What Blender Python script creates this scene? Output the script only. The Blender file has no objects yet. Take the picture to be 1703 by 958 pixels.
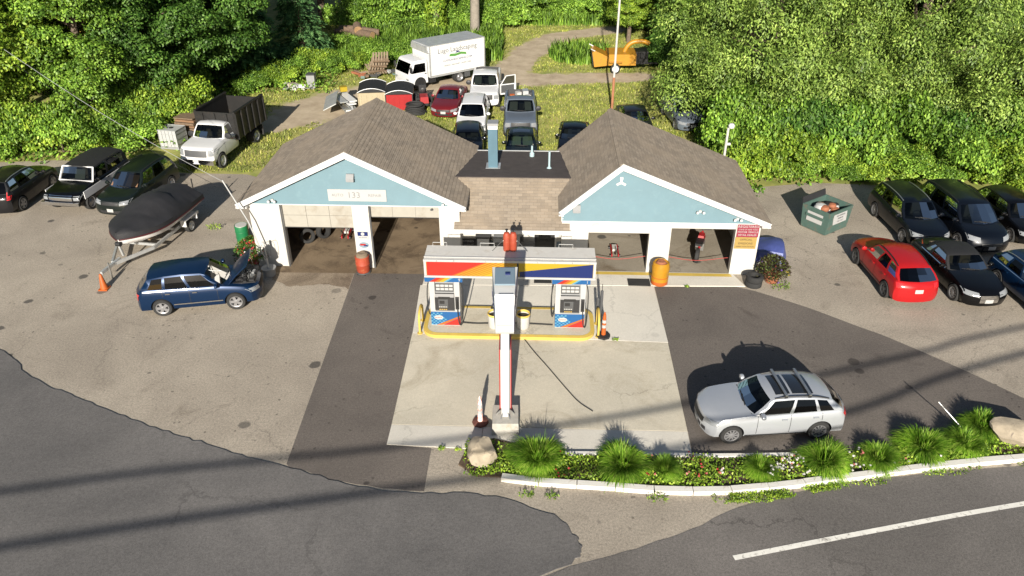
import bpy, bmesh, math, random
import numpy as np
from mathutils import Vector, Matrix
from mathutils.bvhtree import BVHTree
R = math.radians
C = bpy.context.scene.collection
SC = bpy.context.scene
random.seed(7)

# ------------------------------------------------------------------ camera, sky, sun, exposure
cam = bpy.data.cameras.new('camera'); camo = bpy.data.objects.new('camera', cam); C.objects.link(camo)
camo.location = (0, 0, 16.0); camo.rotation_euler = (R(90 - 31.2), 0, 0)
cam.sensor_width = 36.0; cam.lens = 36.0 * 1285.0 / 1703.0
cam.clip_start = 0.1; cam.clip_end = 2000
SC.camera = camo
world = bpy.data.worlds.new('World'); SC.world = world; world.use_nodes = True
wn = world.node_tree.nodes; wl = world.node_tree.links; wn.clear()
sky = wn.new('ShaderNodeTexSky'); sky.sky_type = 'NISHITA'; sky.sun_disc = False
SUN_EL, SUN_AZ = 23.0, 184.0
sky.sun_elevation = R(SUN_EL); sky.sun_rotation = R(SUN_AZ)
bg = wn.new('ShaderNodeBackground'); bg.inputs[1].default_value = 0.05
wo = wn.new('ShaderNodeOutputWorld'); wl.new(sky.outputs[0], bg.inputs[0]); wl.new(bg.outputs[0], wo.inputs[0])
sun = bpy.data.lights.new('sun', 'SUN'); sun.energy = 5.0; sun.angle = R(0.53); sun.color = (1.0, 0.93, 0.82)
suno = bpy.data.objects.new('sun', sun); C.objects.link(suno); suno.location = (0, -30, 40)
d = Vector((math.sin(R(SUN_AZ - 180)) * math.cos(R(SUN_EL)), math.cos(R(SUN_AZ - 180)) * math.cos(R(SUN_EL)), -math.sin(R(SUN_EL))))
suno.rotation_euler = d.to_track_quat('-Z', 'Y').to_euler()
SC.view_settings.view_transform = 'Standard'; SC.view_settings.look = 'None'
SC.view_settings.gamma = 1.0; SC.view_settings.use_curve_mapping = False
SC.view_settings.exposure = 0.95
SC.cycles.max_bounces = 6; SC.cycles.transparent_max_bounces = 8

# ------------------------------------------------------------------ helpers
class MB:
    """collects faces for one mesh; every face carries a material index"""
    def __init__(s): s.v = []; s.f = []; s.m = []
    def add(s, vs, fs, m=0):
        o = len(s.v); s.v += [tuple(v) for v in vs]
        for f in fs: s.f.append(tuple(i + o for i in f)); s.m.append(m)
        return s
    def box(s, c, sz, m=0, rz=0, rx=0, ry=0, taper=1.0):
        x, y, z = sz[0] / 2, sz[1] / 2, sz[2] / 2; t = taper
        vs = [(-x, -y, -z), (x, -y, -z), (x, y, -z), (-x, y, -z), (-x*t, -y*t, z), (x*t, -y*t, z), (x*t, y*t, z), (-x*t, y*t, z)]
        M = Matrix.Rotation(rz, 3, 'Z') @ Matrix.Rotation(ry, 3, 'Y') @ Matrix.Rotation(rx, 3, 'X')
        vs = [M @ Vector(v) + Vector(c) for v in vs]
        return s.add(vs, [(0, 3, 2, 1), (4, 5, 6, 7), (0, 1, 5, 4), (1, 2, 6, 5), (2, 3, 7, 6), (3, 0, 4, 7)], m)
    def bar(s, a, b, w, h, m=0):
        a, b = Vector(a), Vector(b); d = (b - a); L = d.length; d.normalize()
        up = Vector((0, 0, 1)) if abs(d.z) < .95 else Vector((0, 1, 0))
        sd = d.cross(up).normalized(); up = sd.cross(d)
        vs = [p + sd * i * w / 2 + up * j * h / 2 for p in (a, b) for i, j in ((-1, -1), (1, -1), (1, 1), (-1, 1))]
        return s.add(vs, [(0, 1, 2, 3), (7, 6, 5, 4), (0, 4, 5, 1), (1, 5, 6, 2), (2, 6, 7, 3), (3, 7, 4, 0)], m)
    def tube(s, path, r, n=8, m=0, caps=True):
        P = [Vector(p) for p in path]; rs = r if hasattr(r, '__len__') else [r] * len(P)
        vs = []; prev = None
        for i, p in enumerate(P):
            d = (P[min(i + 1, len(P) - 1)] - P[max(i - 1, 0)]).normalized()
            if prev is None: u = d.cross(Vector((0, 0, 1)) if abs(d.z) < .9 else Vector((1, 0, 0))).normalized()
            else: u = (prev - d * prev.dot(d)).normalized()
            prev = u; w = d.cross(u)
            vs += [p + (u * math.cos(a) + w * math.sin(a)) * rs[i] for a in [2 * math.pi * k / n for k in range(n)]]
        fs = [(i*n + k, i*n + (k+1) % n, (i+1)*n + (k+1) % n, (i+1)*n + k) for i in range(len(P) - 1) for k in range(n)]
        if caps: fs += [tuple(range(n - 1, -1, -1)), tuple((len(P)-1)*n + k for k in range(n))]
        return s.add(vs, fs, m)
    def lathe(s, prof, n=20, m=0, c=(0, 0, 0), axis='z', close=False):
        vs = []
        for r, z in prof:
            for k in range(n):
                a = 2 * math.pi * k / n; x, y = r * math.cos(a), r * math.sin(a)
                q = (x, y, z) if axis == 'z' else (x, z, -y) if axis == 'y' else (z, x, y)
                vs.append((q[0] + c[0], q[1] + c[1], q[2] + c[2]))
        L = len(prof)
        fs = [(i*n + k, i*n + (k+1) % n, ((i+1) % L)*n + (k+1) % n, ((i+1) % L)*n + k) for i in range(L if close else L - 1) for k in range(n)]
        if not close: fs += [tuple(range(n - 1, -1, -1)), tuple((L-1)*n + k for k in range(n))]
        return s.add(vs, fs, m)
    def prism(s, poly, z0, z1, m=0):
        n = len(poly)
        vs = [(x, y, z0) for x, y in poly] + [(x, y, z1) for x, y in poly]
        return s.add(vs, [tuple(range(n-1, -1, -1)), tuple(range(n, 2*n))] + [(i, (i+1) % n, n + (i+1) % n, n + i) for i in range(n)], m)
    def sheet(s, pts, m=0): return s.add(pts, [tuple(range(len(pts)))], m)
    def xprism(s, poly, x0, x1, m=0):            # poly in (y, z), extruded along x
        n = len(poly)
        vs = [(x0, y, z) for y, z in poly] + [(x1, y, z) for y, z in poly]
        return s.add(vs, [tuple(range(n-1, -1, -1)), tuple(range(n, 2*n))] + [(i, (i+1) % n, n + (i+1) % n, n + i) for i in range(n)], m)
    def yprism(s, poly, y0, y1, m=0):            # poly in (x, z), extruded along y
        n = len(poly)
        vs = [(x, y0, z) for x, z in poly] + [(x, y1, z) for x, z in poly]
        return s.add(vs, [tuple(range(n)), tuple(range(2*n-1, n-1, -1))] + [(i, n + i, n + (i+1) % n, (i+1) % n) for i in range(n)], m)
    def mesh(s, name, mats, sharp=35):
        me = bpy.data.meshes.new(name); me.from_pydata(s.v, [], s.f)
        for m in (mats if isinstance(mats, (list, tuple)) else [mats]): me.materials.append(M[m] if isinstance(m, str) else m)
        me.polygons.foreach_set('material_index', s.m)
        bm = bmesh.new(); bm.from_mesh(me); bmesh.ops.recalc_face_normals(bm, faces=bm.faces); bm.to_mesh(me); bm.free()
        finish(me, sharp); return me
    def build(s, name, mats, parent=None, loc=(0, 0, 0), rz=0, sharp=35):
        return obj(name, s.mesh(name, mats, sharp), parent, loc, rz)

def finish(me, sharp=35):
    if sharp:
        me.polygons.foreach_set('use_smooth', [True] * len(me.polygons)); me.set_sharp_from_angle(angle=R(sharp))
    me.update()
def obj(name, data, parent=None, loc=(0, 0, 0), rz=0):
    o = bpy.data.objects.new(name, data); C.objects.link(o); o.location = loc; o.rotation_euler = (0, 0, rz)
    if parent is not None: o.parent = parent
    return o
def tag(o, label=None, cat=None, group=None, kind=None):
    if label: o['label'] = label
    if cat: o['category'] = cat
    if group: o['group'] = group
    if kind: o['kind'] = kind
    return o
def thing(name, label, cat, loc=(0, 0, 0), rz=0, group=None):
    o = bpy.data.objects.new(name, None); C.objects.link(o); o.empty_display_size = .2
    o.location = loc; o.rotation_euler = (0, 0, rz); return tag(o, label, cat, group)
def copy_tree(o, parent=None):
    c = o.copy(); C.objects.link(c); c.parent = parent
    for ch in o.children: copy_tree(ch, c)
    return c
def lerp(a, b, t): return a + (b - a) * t
def arc(cx, cy, r, a0, a1, n): return [(cx + r * math.cos(R(lerp(a0, a1, i / n))), cy + r * math.sin(R(lerp(a0, a1, i / n)))) for i in range(n + 1)]
def text(name, s, size, mat, parent, loc, rot=(R(90), 0, 0), align='CENTER', ext=.003, sx=1.0):
    cu = bpy.data.curves.new(name, 'FONT'); cu.body = s; cu.size = size; cu.align_x = align; cu.align_y = 'CENTER'; cu.extrude = ext
    cu.resolution_u = 2
    t = bpy.data.objects.new(name, cu); C.objects.link(t)
    me = bpy.data.meshes.new_from_object(t.evaluated_get(bpy.context.evaluated_depsgraph_get()))
    bpy.data.objects.remove(t); me.materials.clear(); me.materials.append(M[mat]); me.name = name
    o = obj(name, me, parent, loc); o.rotation_euler = rot; o.scale = (sx, 1, 1); return o

# ------------------------------------------------------------------ materials
M = {}
def nodes(name):
    m = bpy.data.materials.new(name); m.use_nodes = True; M[name] = m
    nt = m.node_tree; nt.nodes.clear(); return m, nt
def N(nt, t, **kw):
    n = nt.nodes.new(t)
    for k, v in kw.items():
        if k.startswith('i_'):
            key = k[2:]; n.inputs[int(key) if key.isdigit() else key.replace('_', ' ')].default_value = v
        else: setattr(n, k, v)
    return n
def c4(c): return (c[0], c[1], c[2], 1)
def mixc(nt, fac, a, b, mode='MIX'):
    n = N(nt, 'ShaderNodeMix', data_type='RGBA', blend_type=mode)
    for sock, v in ((n.inputs[0], fac), (n.inputs[6], a), (n.inputs[7], b)):
        if isinstance(v, bpy.types.NodeSocket): nt.links.new(v, sock)
        elif isinstance(v, (int, float)): sock.default_value = v
        else: sock.default_value = c4(v)
    return n.outputs[2]
def ramp(nt, src, a, b):
    n = N(nt, 'ShaderNodeMapRange'); n.inputs[1].default_value = a; n.inputs[2].default_value = b
    nt.links.new(src, n.inputs[0]); return n.outputs[0]
def noise(nt, co, scale, detail=4, rough=.6, dist=0):
    n = N(nt, 'ShaderNodeTexNoise', i_Scale=scale, i_Detail=detail, i_Roughness=rough, i_Distortion=dist)
    nt.links.new(co, n.inputs['Vector']); return n.outputs['Fac']
def pm(name, col, rough=.6, metal=0, var=.12, scale=3.0, bump=0, bscale=40, coat=0, spec=.5, dirt=None, dscale=1.5, dlo=.52, dhi=.7, fine=0, fscale=60):
    """painted / plain surface: base colour with blotchy variation, optional dirt, fine grain and bump"""
    m, nt = nodes(name); L = nt.links.new
    b = N(nt, 'ShaderNodeBsdfPrincipled', i_Roughness=rough, i_Metallic=metal); b.inputs['Coat Weight'].default_value = coat
    b.inputs['Coat Roughness'].default_value = .06; b.inputs['Specular IOR Level'].default_value = spec
    o = N(nt, 'ShaderNodeOutputMaterial'); L(b.outputs[0], o.inputs[0])
    co = N(nt, 'ShaderNodeTexCoord').outputs['Object']
    out = col
    if var:
        f = ramp(nt, noise(nt, co, scale, 5), .3, .7)
        out = mixc(nt, f, [c * (1 - var) for c in col], [min(1, c * (1 + var)) for c in col])
    if dirt:
        f = ramp(nt, noise(nt, co, dscale, 6, .65, .6), dlo, dhi); out = mixc(nt, f, out, dirt)
    if fine:
        f = ramp(nt, noise(nt, co, fscale, 2), .25, .75)
        g = mixc(nt, f, (1 - fine,) * 3, (1 + fine,) * 3); out = mixc(nt, 1.0, out, g, 'MULTIPLY')
    if isinstance(out, bpy.types.NodeSocket): L(out, b.inputs['Base Color'])
    else: b.inputs['Base Color'].default_value = c4(out)
    if bump:
        bp = N(nt, 'ShaderNodeBump', i_Strength=bump, i_Distance=.02); L(noise(nt, co, bscale, 4), bp.inputs['Height']); L(bp.outputs[0], b.inputs['Normal'])
    return m
def pick_size(nt, vo):
    p = N(nt, 'ShaderNodeSeparateColor'); nt.links.new(vo.outputs['Color'], p.inputs[0]); return p.outputs[2]
def paving(name, c1, c2, rough=.9, spots=(.03, .03, .03), spot_lo=.70, crack=.5, cscale=.35, cwid=.012, stain=None, st_lo=.55, big=.25, grain=.22, gscale=45, drips=0):
    m, nt = nodes(name); L = nt.links.new
    b = N(nt, 'ShaderNodeBsdfPrincipled', i_Roughness=rough); b.inputs['Specular IOR Level'].default_value = .25
    o = N(nt, 'ShaderNodeOutputMaterial'); L(b.outputs[0], o.inputs[0])
    co = N(nt, 'ShaderNodeTexCoord').outputs['Object']
    out = mixc(nt, ramp(nt, noise(nt, co, big, 6, .62, .4), .35, .65), c1, c2)
    if stain:
        out = mixc(nt, ramp(nt, noise(nt, co, .45, 7, .68, 1.2), st_lo, st_lo + .22), out, stain)
    g0 = N(nt, 'ShaderNodeMath', operation='ADD'); L(noise(nt, co, 15, 5, .8), g0.inputs[0]); L(noise(nt, co, gscale, 3, .7), g0.inputs[1])
    g = ramp(nt, g0.outputs[0], .72, 1.28)
    out = mixc(nt, 1.0, out, mixc(nt, g, (1 - grain,) * 3, (1 + grain,) * 3), 'MULTIPLY')
    # pale specks of aggregate
    sp = ramp(nt, noise(nt, co, 95, 1, .5), .70, .78); out = mixc(nt, sp, out, [min(1, c * 1.7) for c in c2])
    # oil spots
    vo = N(nt, 'ShaderNodeTexVoronoi', voronoi_dimensions='2D', i_Scale=.75); 
    wv = N(nt, 'ShaderNodeVectorMath', operation='ADD'); nz = N(nt, 'ShaderNodeTexNoise', i_Scale=3.0, i_Detail=3.0); L(co, nz.inputs['Vector'])
    sc = N(nt, 'ShaderNodeVectorMath', operation='SCALE'); sc.inputs[3].default_value = .16; L(nz.outputs['Color'], sc.inputs[0])
    L(co, wv.inputs[0]); L(sc.outputs[0], wv.inputs[1]); L(wv.outputs[0], vo.inputs['Vector'])
    nr = N(nt, 'ShaderNodeMath', operation='MULTIPLY_ADD'); L(pick_size(nt, vo), nr.inputs[0]); nr.inputs[1].default_value = .16; nr.inputs[2].default_value = .03
    df = N(nt, 'ShaderNodeMath', operation='SUBTRACT'); L(nr.outputs[0], df.inputs[0]); L(vo.outputs['Distance'], df.inputs[1]); near = ramp(nt, df.outputs[0], 0, .04)
    pick = N(nt, 'ShaderNodeSeparateColor'); L(vo.outputs['Color'], pick.inputs[0])
    sel = ramp(nt, pick.outputs[0], spot_lo, spot_lo + .15)
    mu = N(nt, 'ShaderNodeMath', operation='MULTIPLY'); L(near, mu.inputs[0]); L(sel, mu.inputs[1])
    mu2 = N(nt, 'ShaderNodeMath', operation='MULTIPLY'); L(mu.outputs[0], mu2.inputs[0]); mu2.inputs[1].default_value = .75
    out = mixc(nt, mu2.outputs[0], out, spots)
    ht = g
    if drips:
        v3 = N(nt, 'ShaderNodeTexVoronoi', voronoi_dimensions='2D', i_Scale=2.6); L(wv.outputs[0], v3.inputs['Vector']); p3 = N(nt, 'ShaderNodeSeparateColor'); L(v3.outputs['Color'], p3.inputs[0])
        sz = N(nt, 'ShaderNodeMath', operation='MULTIPLY'); L(ramp(nt, v3.outputs['Distance'], .13, .07), sz.inputs[0]); L(ramp(nt, p3.outputs[1], .70, .8), sz.inputs[1])
        s4 = N(nt, 'ShaderNodeMath', operation='MULTIPLY'); L(sz.outputs[0], s4.inputs[0]); L(ramp(nt, noise(nt, co, .35, 3), .46, .58), s4.inputs[1])
        s5 = N(nt, 'ShaderNodeMath', operation='MULTIPLY'); L(s4.outputs[0], s5.inputs[0]); s5.inputs[1].default_value = drips
        out = mixc(nt, s5.outputs[0], out, [c * .3 for c in c1])
    if crack:
        v2 = N(nt, 'ShaderNodeTexVoronoi', i_Scale=cscale, feature='DISTANCE_TO_EDGE')
        s2 = N(nt, 'ShaderNodeVectorMath', operation='SCALE'); s2.inputs[3].default_value = .9
        n2 = N(nt, 'ShaderNodeTexNoise', i_Scale=1.3, i_Detail=6.0, i_Roughness=.7); L(co, n2.inputs['Vector']); L(n2.outputs['Color'], s2.inputs[0])
        a2 = N(nt, 'ShaderNodeVectorMath', operation='ADD'); L(co, a2.inputs[0]); L(s2.outputs[0], a2.inputs[1]); L(a2.outputs[0], v2.inputs['Vector'])
        line = ramp(nt, v2.outputs['Distance'], cwid, cwid * .3)
        gate = ramp(nt, noise(nt, co, .22, 3), .45, .6)
        mm = N(nt, 'ShaderNodeMath', operation='MULTIPLY'); L(line, mm.inputs[0]); L(gate, mm.inputs[1])
        m3 = N(nt, 'ShaderNodeMath', operation='MULTIPLY'); L(mm.outputs[0], m3.inputs[0]); m3.inputs[1].default_value = crack
        out = mixc(nt, m3.outputs[0], out, [c * .25 for c in c1])
    L(out, b.inputs['Base Color'])
    bp = N(nt, 'ShaderNodeBump', i_Strength=.35, i_Distance=.01); L(ht, bp.inputs['Height']); L(bp.outputs[0], b.inputs['Normal'])
    return m
def leafmat(name, cols, transl=.22, rough=.5):
    m, nt = nodes(name); L = nt.links.new
    gi = N(nt, 'ShaderNodeNewGeometry'); cr = N(nt, 'ShaderNodeValToRGB')
    el = cr.color_ramp.elements
    while len(el) < len(cols): el.new(.5)
    for i, c in enumerate(cols): el[i].position = i / max(1, len(cols) - 1); el[i].color = c4(c)
    L(gi.outputs['Random Per Island'], cr.inputs[0])
    co = N(nt, 'ShaderNodeTexCoord').outputs['Object']
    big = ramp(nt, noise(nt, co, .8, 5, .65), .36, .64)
    col = mixc(nt, 1.0, cr.outputs[0], mixc(nt, big, (.36, .47, .42), (1.46, 1.52, 1.40)), 'MULTIPLY')  # clump noise in the colour imitates lit leaves and dark shaded gaps
    di = N(nt, 'ShaderNodeBsdfDiffuse'); tr = N(nt, 'ShaderNodeBsdfTranslucent'); gl = N(nt, 'ShaderNodeBsdfGlossy', i_Roughness=rough)
    L(col, di.inputs[0]); L(col, tr.inputs[0]); gl.inputs[0].default_value = (.6, .65, .5, 1)
    m1 = N(nt, 'ShaderNodeMixShader'); m1.inputs[0].default_value = transl; L(di.outputs[0], m1.inputs[1]); L(tr.outputs[0], m1.inputs[2])
    m2 = N(nt, 'ShaderNodeMixShader'); m2.inputs[0].default_value = .035; L(m1.outputs[0], m2.inputs[1]); L(gl.outputs[0], m2.inputs[2])
    o = N(nt, 'ShaderNodeOutputMaterial'); L(m2.outputs[0], o.inputs[0]); return m
def glassmat(name, tint, refl=.6):
    m, nt = nodes(name); L = nt.links.new
    tr = N(nt, 'ShaderNodeBsdfTransparent'); tr.inputs[0].default_value = c4(tint)
    gl = N(nt, 'ShaderNodeBsdfGlossy', i_Roughness=.03); gl.inputs[0].default_value = (refl, refl, refl, 1)
    fr = N(nt, 'ShaderNodeFresnel', i_IOR=1.55); mx = N(nt, 'ShaderNodeMixShader')
    L(fr.outputs[0], mx.inputs[0]); L(tr.outputs[0], mx.inputs[1]); L(gl.outputs[0], mx.inputs[2])
    o = N(nt, 'ShaderNodeOutputMaterial'); L(mx.outputs[0], o.inputs[0]); return m

paving('lot_asphalt', (.255, .222, .18), (.345, .302, .244), stain=(.185, .158, .125), crack=.4, cwid=.007, spot_lo=.74, grain=.5, cscale=.28, drips=.75)
paving('strip_asphalt', (.102, .089, .079), (.138, .12, .105), stain=(.05, .042, .036), st_lo=.6, crack=.15, spot_lo=.76, spots=(.03, .026, .024), grain=.38, drips=.7)
paving('new_road', (.092, .088, .086), (.145, .137, .131), crack=.35, cscale=.16, cwid=.008, spot_lo=.98, grain=.34, big=.18)
paving('old_road', (.112, .103, .095), (.155, .142, .131), crack=.45, cscale=.25, cwid=.007, spot_lo=.96, grain=.38)
paving('concrete', (.42, .385, .31), (.52, .475, .38), stain=(.34, .30, .225), st_lo=.52, crack=.4, cscale=.3, cwid=.008, spot_lo=.93, grain=.14)
paving('concrete_pale', (.48, .455, .40), (.57, .54, .475), stain=(.40, .37, .31), st_lo=.6, crack=.25, spot_lo=.92, grain=.1)
paving('garage_floor', (.125, .09, .056), (.20, .15, .098), stain=(.055, .038, .025), st_lo=.48, crack=.3, spot_lo=.5, spots=(.04, .028, .02), grain=.15)
pm('white_paint', (.42, .41, .385), .55, var=.05, dirt=(.27, .24, .19), dscale=2.5, dlo=.6, dhi=.85)
pm('door_white', (.285, .27, .235), .5, var=.05, dirt=(.21, .18, .14), dscale=1.8, dlo=.5, dhi=.8)
pm('trim_white', (.50, .50, .49), .5, var=.04)
pm('siding_blue', (.068, .140, .172), .6, var=.06, scale=1.2, dirt=(.08, .155, .185), dscale=3)
pm('blue_gray', (.17, .22, .26), .6, var=.08)
pm('chimney_blue', (.06, .12, .16), .6, var=.07)
pm('membrane', (.052, .042, .038), .85, var=.2, bump=.2)
pm('black', (.014, .014, .015), .5, var=.1)
pm('rubber', (.018, .018, .018), .85, var=.15, bump=.15, bscale=30)
pm('black_plastic', (.022, .022, .024), .45, var=.1)
pm('dark_gray', (.06, .062, .065), .5, var=.1)
pm('mid_gray', (.22, .225, .23), .5, var=.08)
pm('steel', (.45, .45, .44), .35, metal=.85, var=.1)
pm('galv', (.52, .53, .53), .45, metal=.6, var=.12)
pm('chrome', (.75, .75, .75), .12, metal=1, var=0)
pm('alloy', (.30, .30, .31), .35, metal=.6, var=.03)
pm('lamp_clear', (.20, .21, .22), .1, var=0, coat=1)
pm('lamp_red', (.45, .012, .014), .2, var=0, coat=1)
pm('lamp_amber', (.7, .22, .02), .25, var=0, coat=1)
pm('plate', (.34, .34, .33), .5, var=.08)
pm('plate_yellow', (.32, .2, .015), .5, var=.05)
pm('interior_dark', (.035, .035, .037), .8, var=.1)
pm('interior_tan', (.16, .12, .08), .8, var=.1)
pm('interior_gray', (.075, .073, .07), .8, var=.1)
pm('sunshade', (.26, .26, .22), .6, var=.1, metal=.1)
pm('yellow_paint', (.48, .34, .07), .6, var=.08, dirt=(.36, .28, .11), dscale=5, dlo=.55, dhi=.75)
pm('safety_orange', (.36, .075, .010), .55, var=.06)
pm('drum_red', (.28, .042, .018), .6, var=.1, dirt=(.33, .11, .05), dscale=6)
pm('bag_yellow', (.33, .16, .008), .45, var=.12, bump=.7, bscale=9)
pm('green_drum', (.01, .13, .045), .45, var=.1)
pm('wood', (.14, .095, .06), .8, var=.25, scale=6)
pm('wood_pale', (.20, .15, .10), .8, var=.2, scale=8)
pm('log_bark', (.11, .075, .05), .9, var=.3, scale=8, bump=.5, bscale=14)
pm('log_end', (.26, .16, .075), .8, var=.2, scale=8)
pm('bark', (.12, .09, .065), .95, var=.3, scale=6, bump=.6, bscale=12)
pm('bark_pale', (.20, .175, .145), .9, var=.2, scale=4, bump=.4, bscale=12)
pm('rock', (.29, .245, .18), .9, var=.22, scale=3, bump=.8, bscale=7, dirt=(.15, .125, .10), dscale=5, dlo=.58, dhi=.7)
pm('block', (.34, .325, .29), .85, var=.12, scale=6, dirt=(.24, .17, .08), dscale=2.2, dlo=.58, dhi=.75, bump=.3)
pm('soil', (.075, .05, .03), .95, var=.3, scale=8, bump=.5)
pm('terracotta', (.24, .085, .04), .8, var=.12)
pm('tarp_blue', (.055, .075, .24), .5, var=.15, bump=.5, bscale=5)
pm('dumpster_green', (.055, .10, .085), .55, var=.12, dirt=(.10, .09, .07), dscale=3)
pm('red_paint', (.26, .012, .014), .4, var=.06)
pm('cream', (.30, .25, .16), .6, var=.08)
pm('cover_black', (.009, .009, .010), .7, var=.2, bump=.5, bscale=6)
pm('boat_cover', (.012, .012, .014), .75, var=.25, scale=2, bump=.35, bscale=7)
pm('boat_hull', (.72, .70, .68), .25, var=.04, coat=.6)
pm('maroon', (.06, .008, .010), .4, var=.1)
pm('chipper_yellow', (.36, .17, .010), .45, var=.08, dirt=(.25, .13, .02), dscale=3)
pm('dump_black', (.008, .0075, .007), .55, var=.2, dirt=(.028, .02, .014), dscale=2.5, dlo=.55, dhi=.75)
pm('canopy_gray', (.52, .50, .46), .55, var=.06, dirt=(.40, .36, .30), dscale=3, dlo=.55, dhi=.8)
pm('sign_red', (.30, .016, .010), .4, var=0); pm('sign_orange', (.31, .085, .010), .4, var=0); pm('sign_yellow', (.30, .215, .012), .4, var=0)
pm('sign_blue', (.005, .014, .085), .4, var=0); pm('sign_sky', (.008, .07, .20), .4, var=0); pm('sign_white', (.34, .34, .335), .45, var=.03)
pm('sign_cyan', (.06, .20, .30), .4, var=0); pm('sign_pale_blue', (.16, .22, .27), .4, var=0); pm('sign_crimson', (.20, .022, .04), .5, var=.03)
pm('sign_gold', (.28, .19, .055), .5, var=.04); pm('sign_ink', (.05, .035, .02), .5, var=0); pm('sign_green', (.02, .16, .09), .5, var=0)
pm('sign_grass', (.08, .22, .045), .5, var=.15, scale=8); pm('letter_gray', (.10, .105, .11), .5, var=0); pm('sign_faint', (.17, .175, .18), .5, var=0)
pm('box_white', (.56, .56, .55), .4, var=.03); pm('truck_white', (.55, .55, .55), .3, var=.02, coat=.7)
pm('tote_white', (.34, .345, .34), .45, var=.08); pm('cardboard', (.17, .095, .05), .8, var=.15)
pm('petal_red', (.25, .015, .015), .6, var=0); pm('petal_white', (.4, .39, .36), .6, var=0); pm('petal_yellow', (.32, .23, .02), .6, var=0)
pm('petal_purple', (.08, .03, .16), .6, var=0); pm('petal_pink', (.32, .09, .08), .6, var=0)
pm('kerb_white', (.62, .60, .55), .75, var=.06, dirt=(.36, .31, .24), dscale=5, dlo=.58, dhi=.72, bump=.3)
pm('pipe_blue', (.30, .40, .43), .5, var=.1)
pm('yard_dirt', (.36, .29, .20), .95, var=.2, scale=1.2, bump=.4)
glassmat('glass', (.22, .25, .245)); glassmat('glass_dark', (.04, .042, .045)); glassmat('glass_green', (.30, .38, .32))
def paint(name, col, metal=.25, rough=.35): return pm(name, col, rough, metal, var=.02, coat=.35, spec=.25)
paint('silver', (.45, .47, .50), .5, .32); paint('navy', (.003, .017, .052), .3, .3); paint('blue_black', (.003, .0045, .008), .2, .3)
paint('near_black', (.002, .002, .0025), .1, .3); paint('car_red', (.36, .010, .012), .2, .35); paint('dark_red', (.14, .012, .016), .3, .35)
paint('car_white', (.55, .55, .55), 0, .3); paint('pickup_gray', (.13, .155, .19), .4, .35); paint('green_black', (.007, .011, .010), .2, .3)
paint('charcoal', (.010, .010, .011), .2, .3)
GREEN = [(.040, .085, .012), (.105, .195, .022), (.185, .300, .038), (.27, .38, .062)]
leafmat('leaf_green', GREEN)
leafmat('leaf_deep', [(.022, .058, .010), (.050, .115, .018), (.09, .17, .028), (.13, .22, .042)])
leafmat('leaf_yellow', [(.065, .12, .012), (.145, .23, .022), (.235, .33, .035), (.32, .38, .05)])
leafmat('leaf_olive', [(.055, .090, .016), (.125, .190, .034), (.205, .285, .055), (.30, .365, .095)])
leafmat('leaf_rust', [(.07, .12, .015), (.17, .21, .028), (.28, .25, .045), (.38, .24, .065)])
leafmat('leaf_blue', [(.028, .075, .030), (.065, .145, .055), (.11, .21, .08), (.17, .28, .11)])
leafmat('leaf_silver', [(.10, .15, .11), (.18, .24, .17), (.26, .33, .24), (.36, .42, .32)])
leafmat('leaf_lawn', [(.13, .17, .025), (.23, .26, .04), (.33, .32, .07), (.42, .37, .13)])
leafmat('leaf_tuft', [(.07, .16, .012), (.14, .27, .02), (.22, .36, .03), (.36, .42, .09)], .3)
leafmat('leaf_plum', [(.03, .015, .015), (.05, .03, .02), (.07, .07, .025), (.10, .13, .03)])
# ------------------------------------------------------------------ the ground, lot, road
rg = np.random.default_rng(3)
def struct(o): o['kind'] = 'structure'; return o
def ragged(pts, step=.25, amp=.035):
    out = []
    for (x0, y0), (x1, y1) in zip(pts[:-1], pts[1:]):
        n = max(1, int(math.hypot(x1 - x0, y1 - y0) / step))
        for i in range(n): t = i / n; out.append((lerp(x0, x1, t) + rg.normal(0, amp), lerp(y0, y1, t) + rg.normal(0, amp)))
    return out + [pts[-1]]
def smooth_line(pts, n=8):
    """Catmull-Rom through the points"""
    P = [np.array(p, float) for p in pts]; P = [2*P[0] - P[1]] + P + [2*P[-1] - P[-2]]; out = []
    for i in range(1, len(P) - 2):
        for k in range(n):
            t = k / n; a, b, c, d_ = P[i-1], P[i], P[i+1], P[i+2]
            out.append(tuple(.5 * (2*b + (c - a)*t + (2*a - 5*b + 4*c - d_)*t*t + (3*b - a - 3*c + d_)*t**3)))
    return out + [tuple(P[-2])]
def flat(name, poly, z, mat, thick=None):
    mb = MB()
    if thick: mb.prism(poly, z - thick, z)
    else: mb.sheet([(x, y, z) for x, y in poly])
    bm = bmesh.new(); me = mb.mesh(name, mat, 0); bm.from_mesh(me); bmesh.ops.triangulate(bm, faces=[f for f in bm.faces if len(f.verts) > 4]); bm.to_mesh(me); bm.free()
    for p in me.polygons: 
        pass
    return struct(obj(name, me))
m, nt = nodes('forest_floor')
b = N(nt, 'ShaderNodeBsdfPrincipled', i_Roughness=1.0); o = N(nt, 'ShaderNodeOutputMaterial'); nt.links.new(b.outputs[0], o.inputs[0])
co = N(nt, 'ShaderNodeTexCoord').outputs['Object']
nt.links.new(mixc(nt, ramp(nt, noise(nt, co, .5, 6), .35, .65), (.035, .03, .015), (.05, .075, .018)), b.inputs['Base Color'])
flat('ground', [(-220, -60), (220, -60), (220, 320), (-220, 320)], -.08, 'forest_floor')
edge1 = smooth_line([(-34, 29.5), (-24, 25.6), (-18.1, 22.2), (-16.4, 20.8), (-14.8, 19.9), (-11.2, 18.2), (-8, 16.9), (-6.4, 16.35), (-4.9, 15.8), (-3.6, 15.5), (-2.5, 15.4), (-1, 15.35), (.3, 15.0), (1.3, 14.4), (1.7, 13.8), (1.75, 13.4), (1.5, 13.0)], 5)
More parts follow.
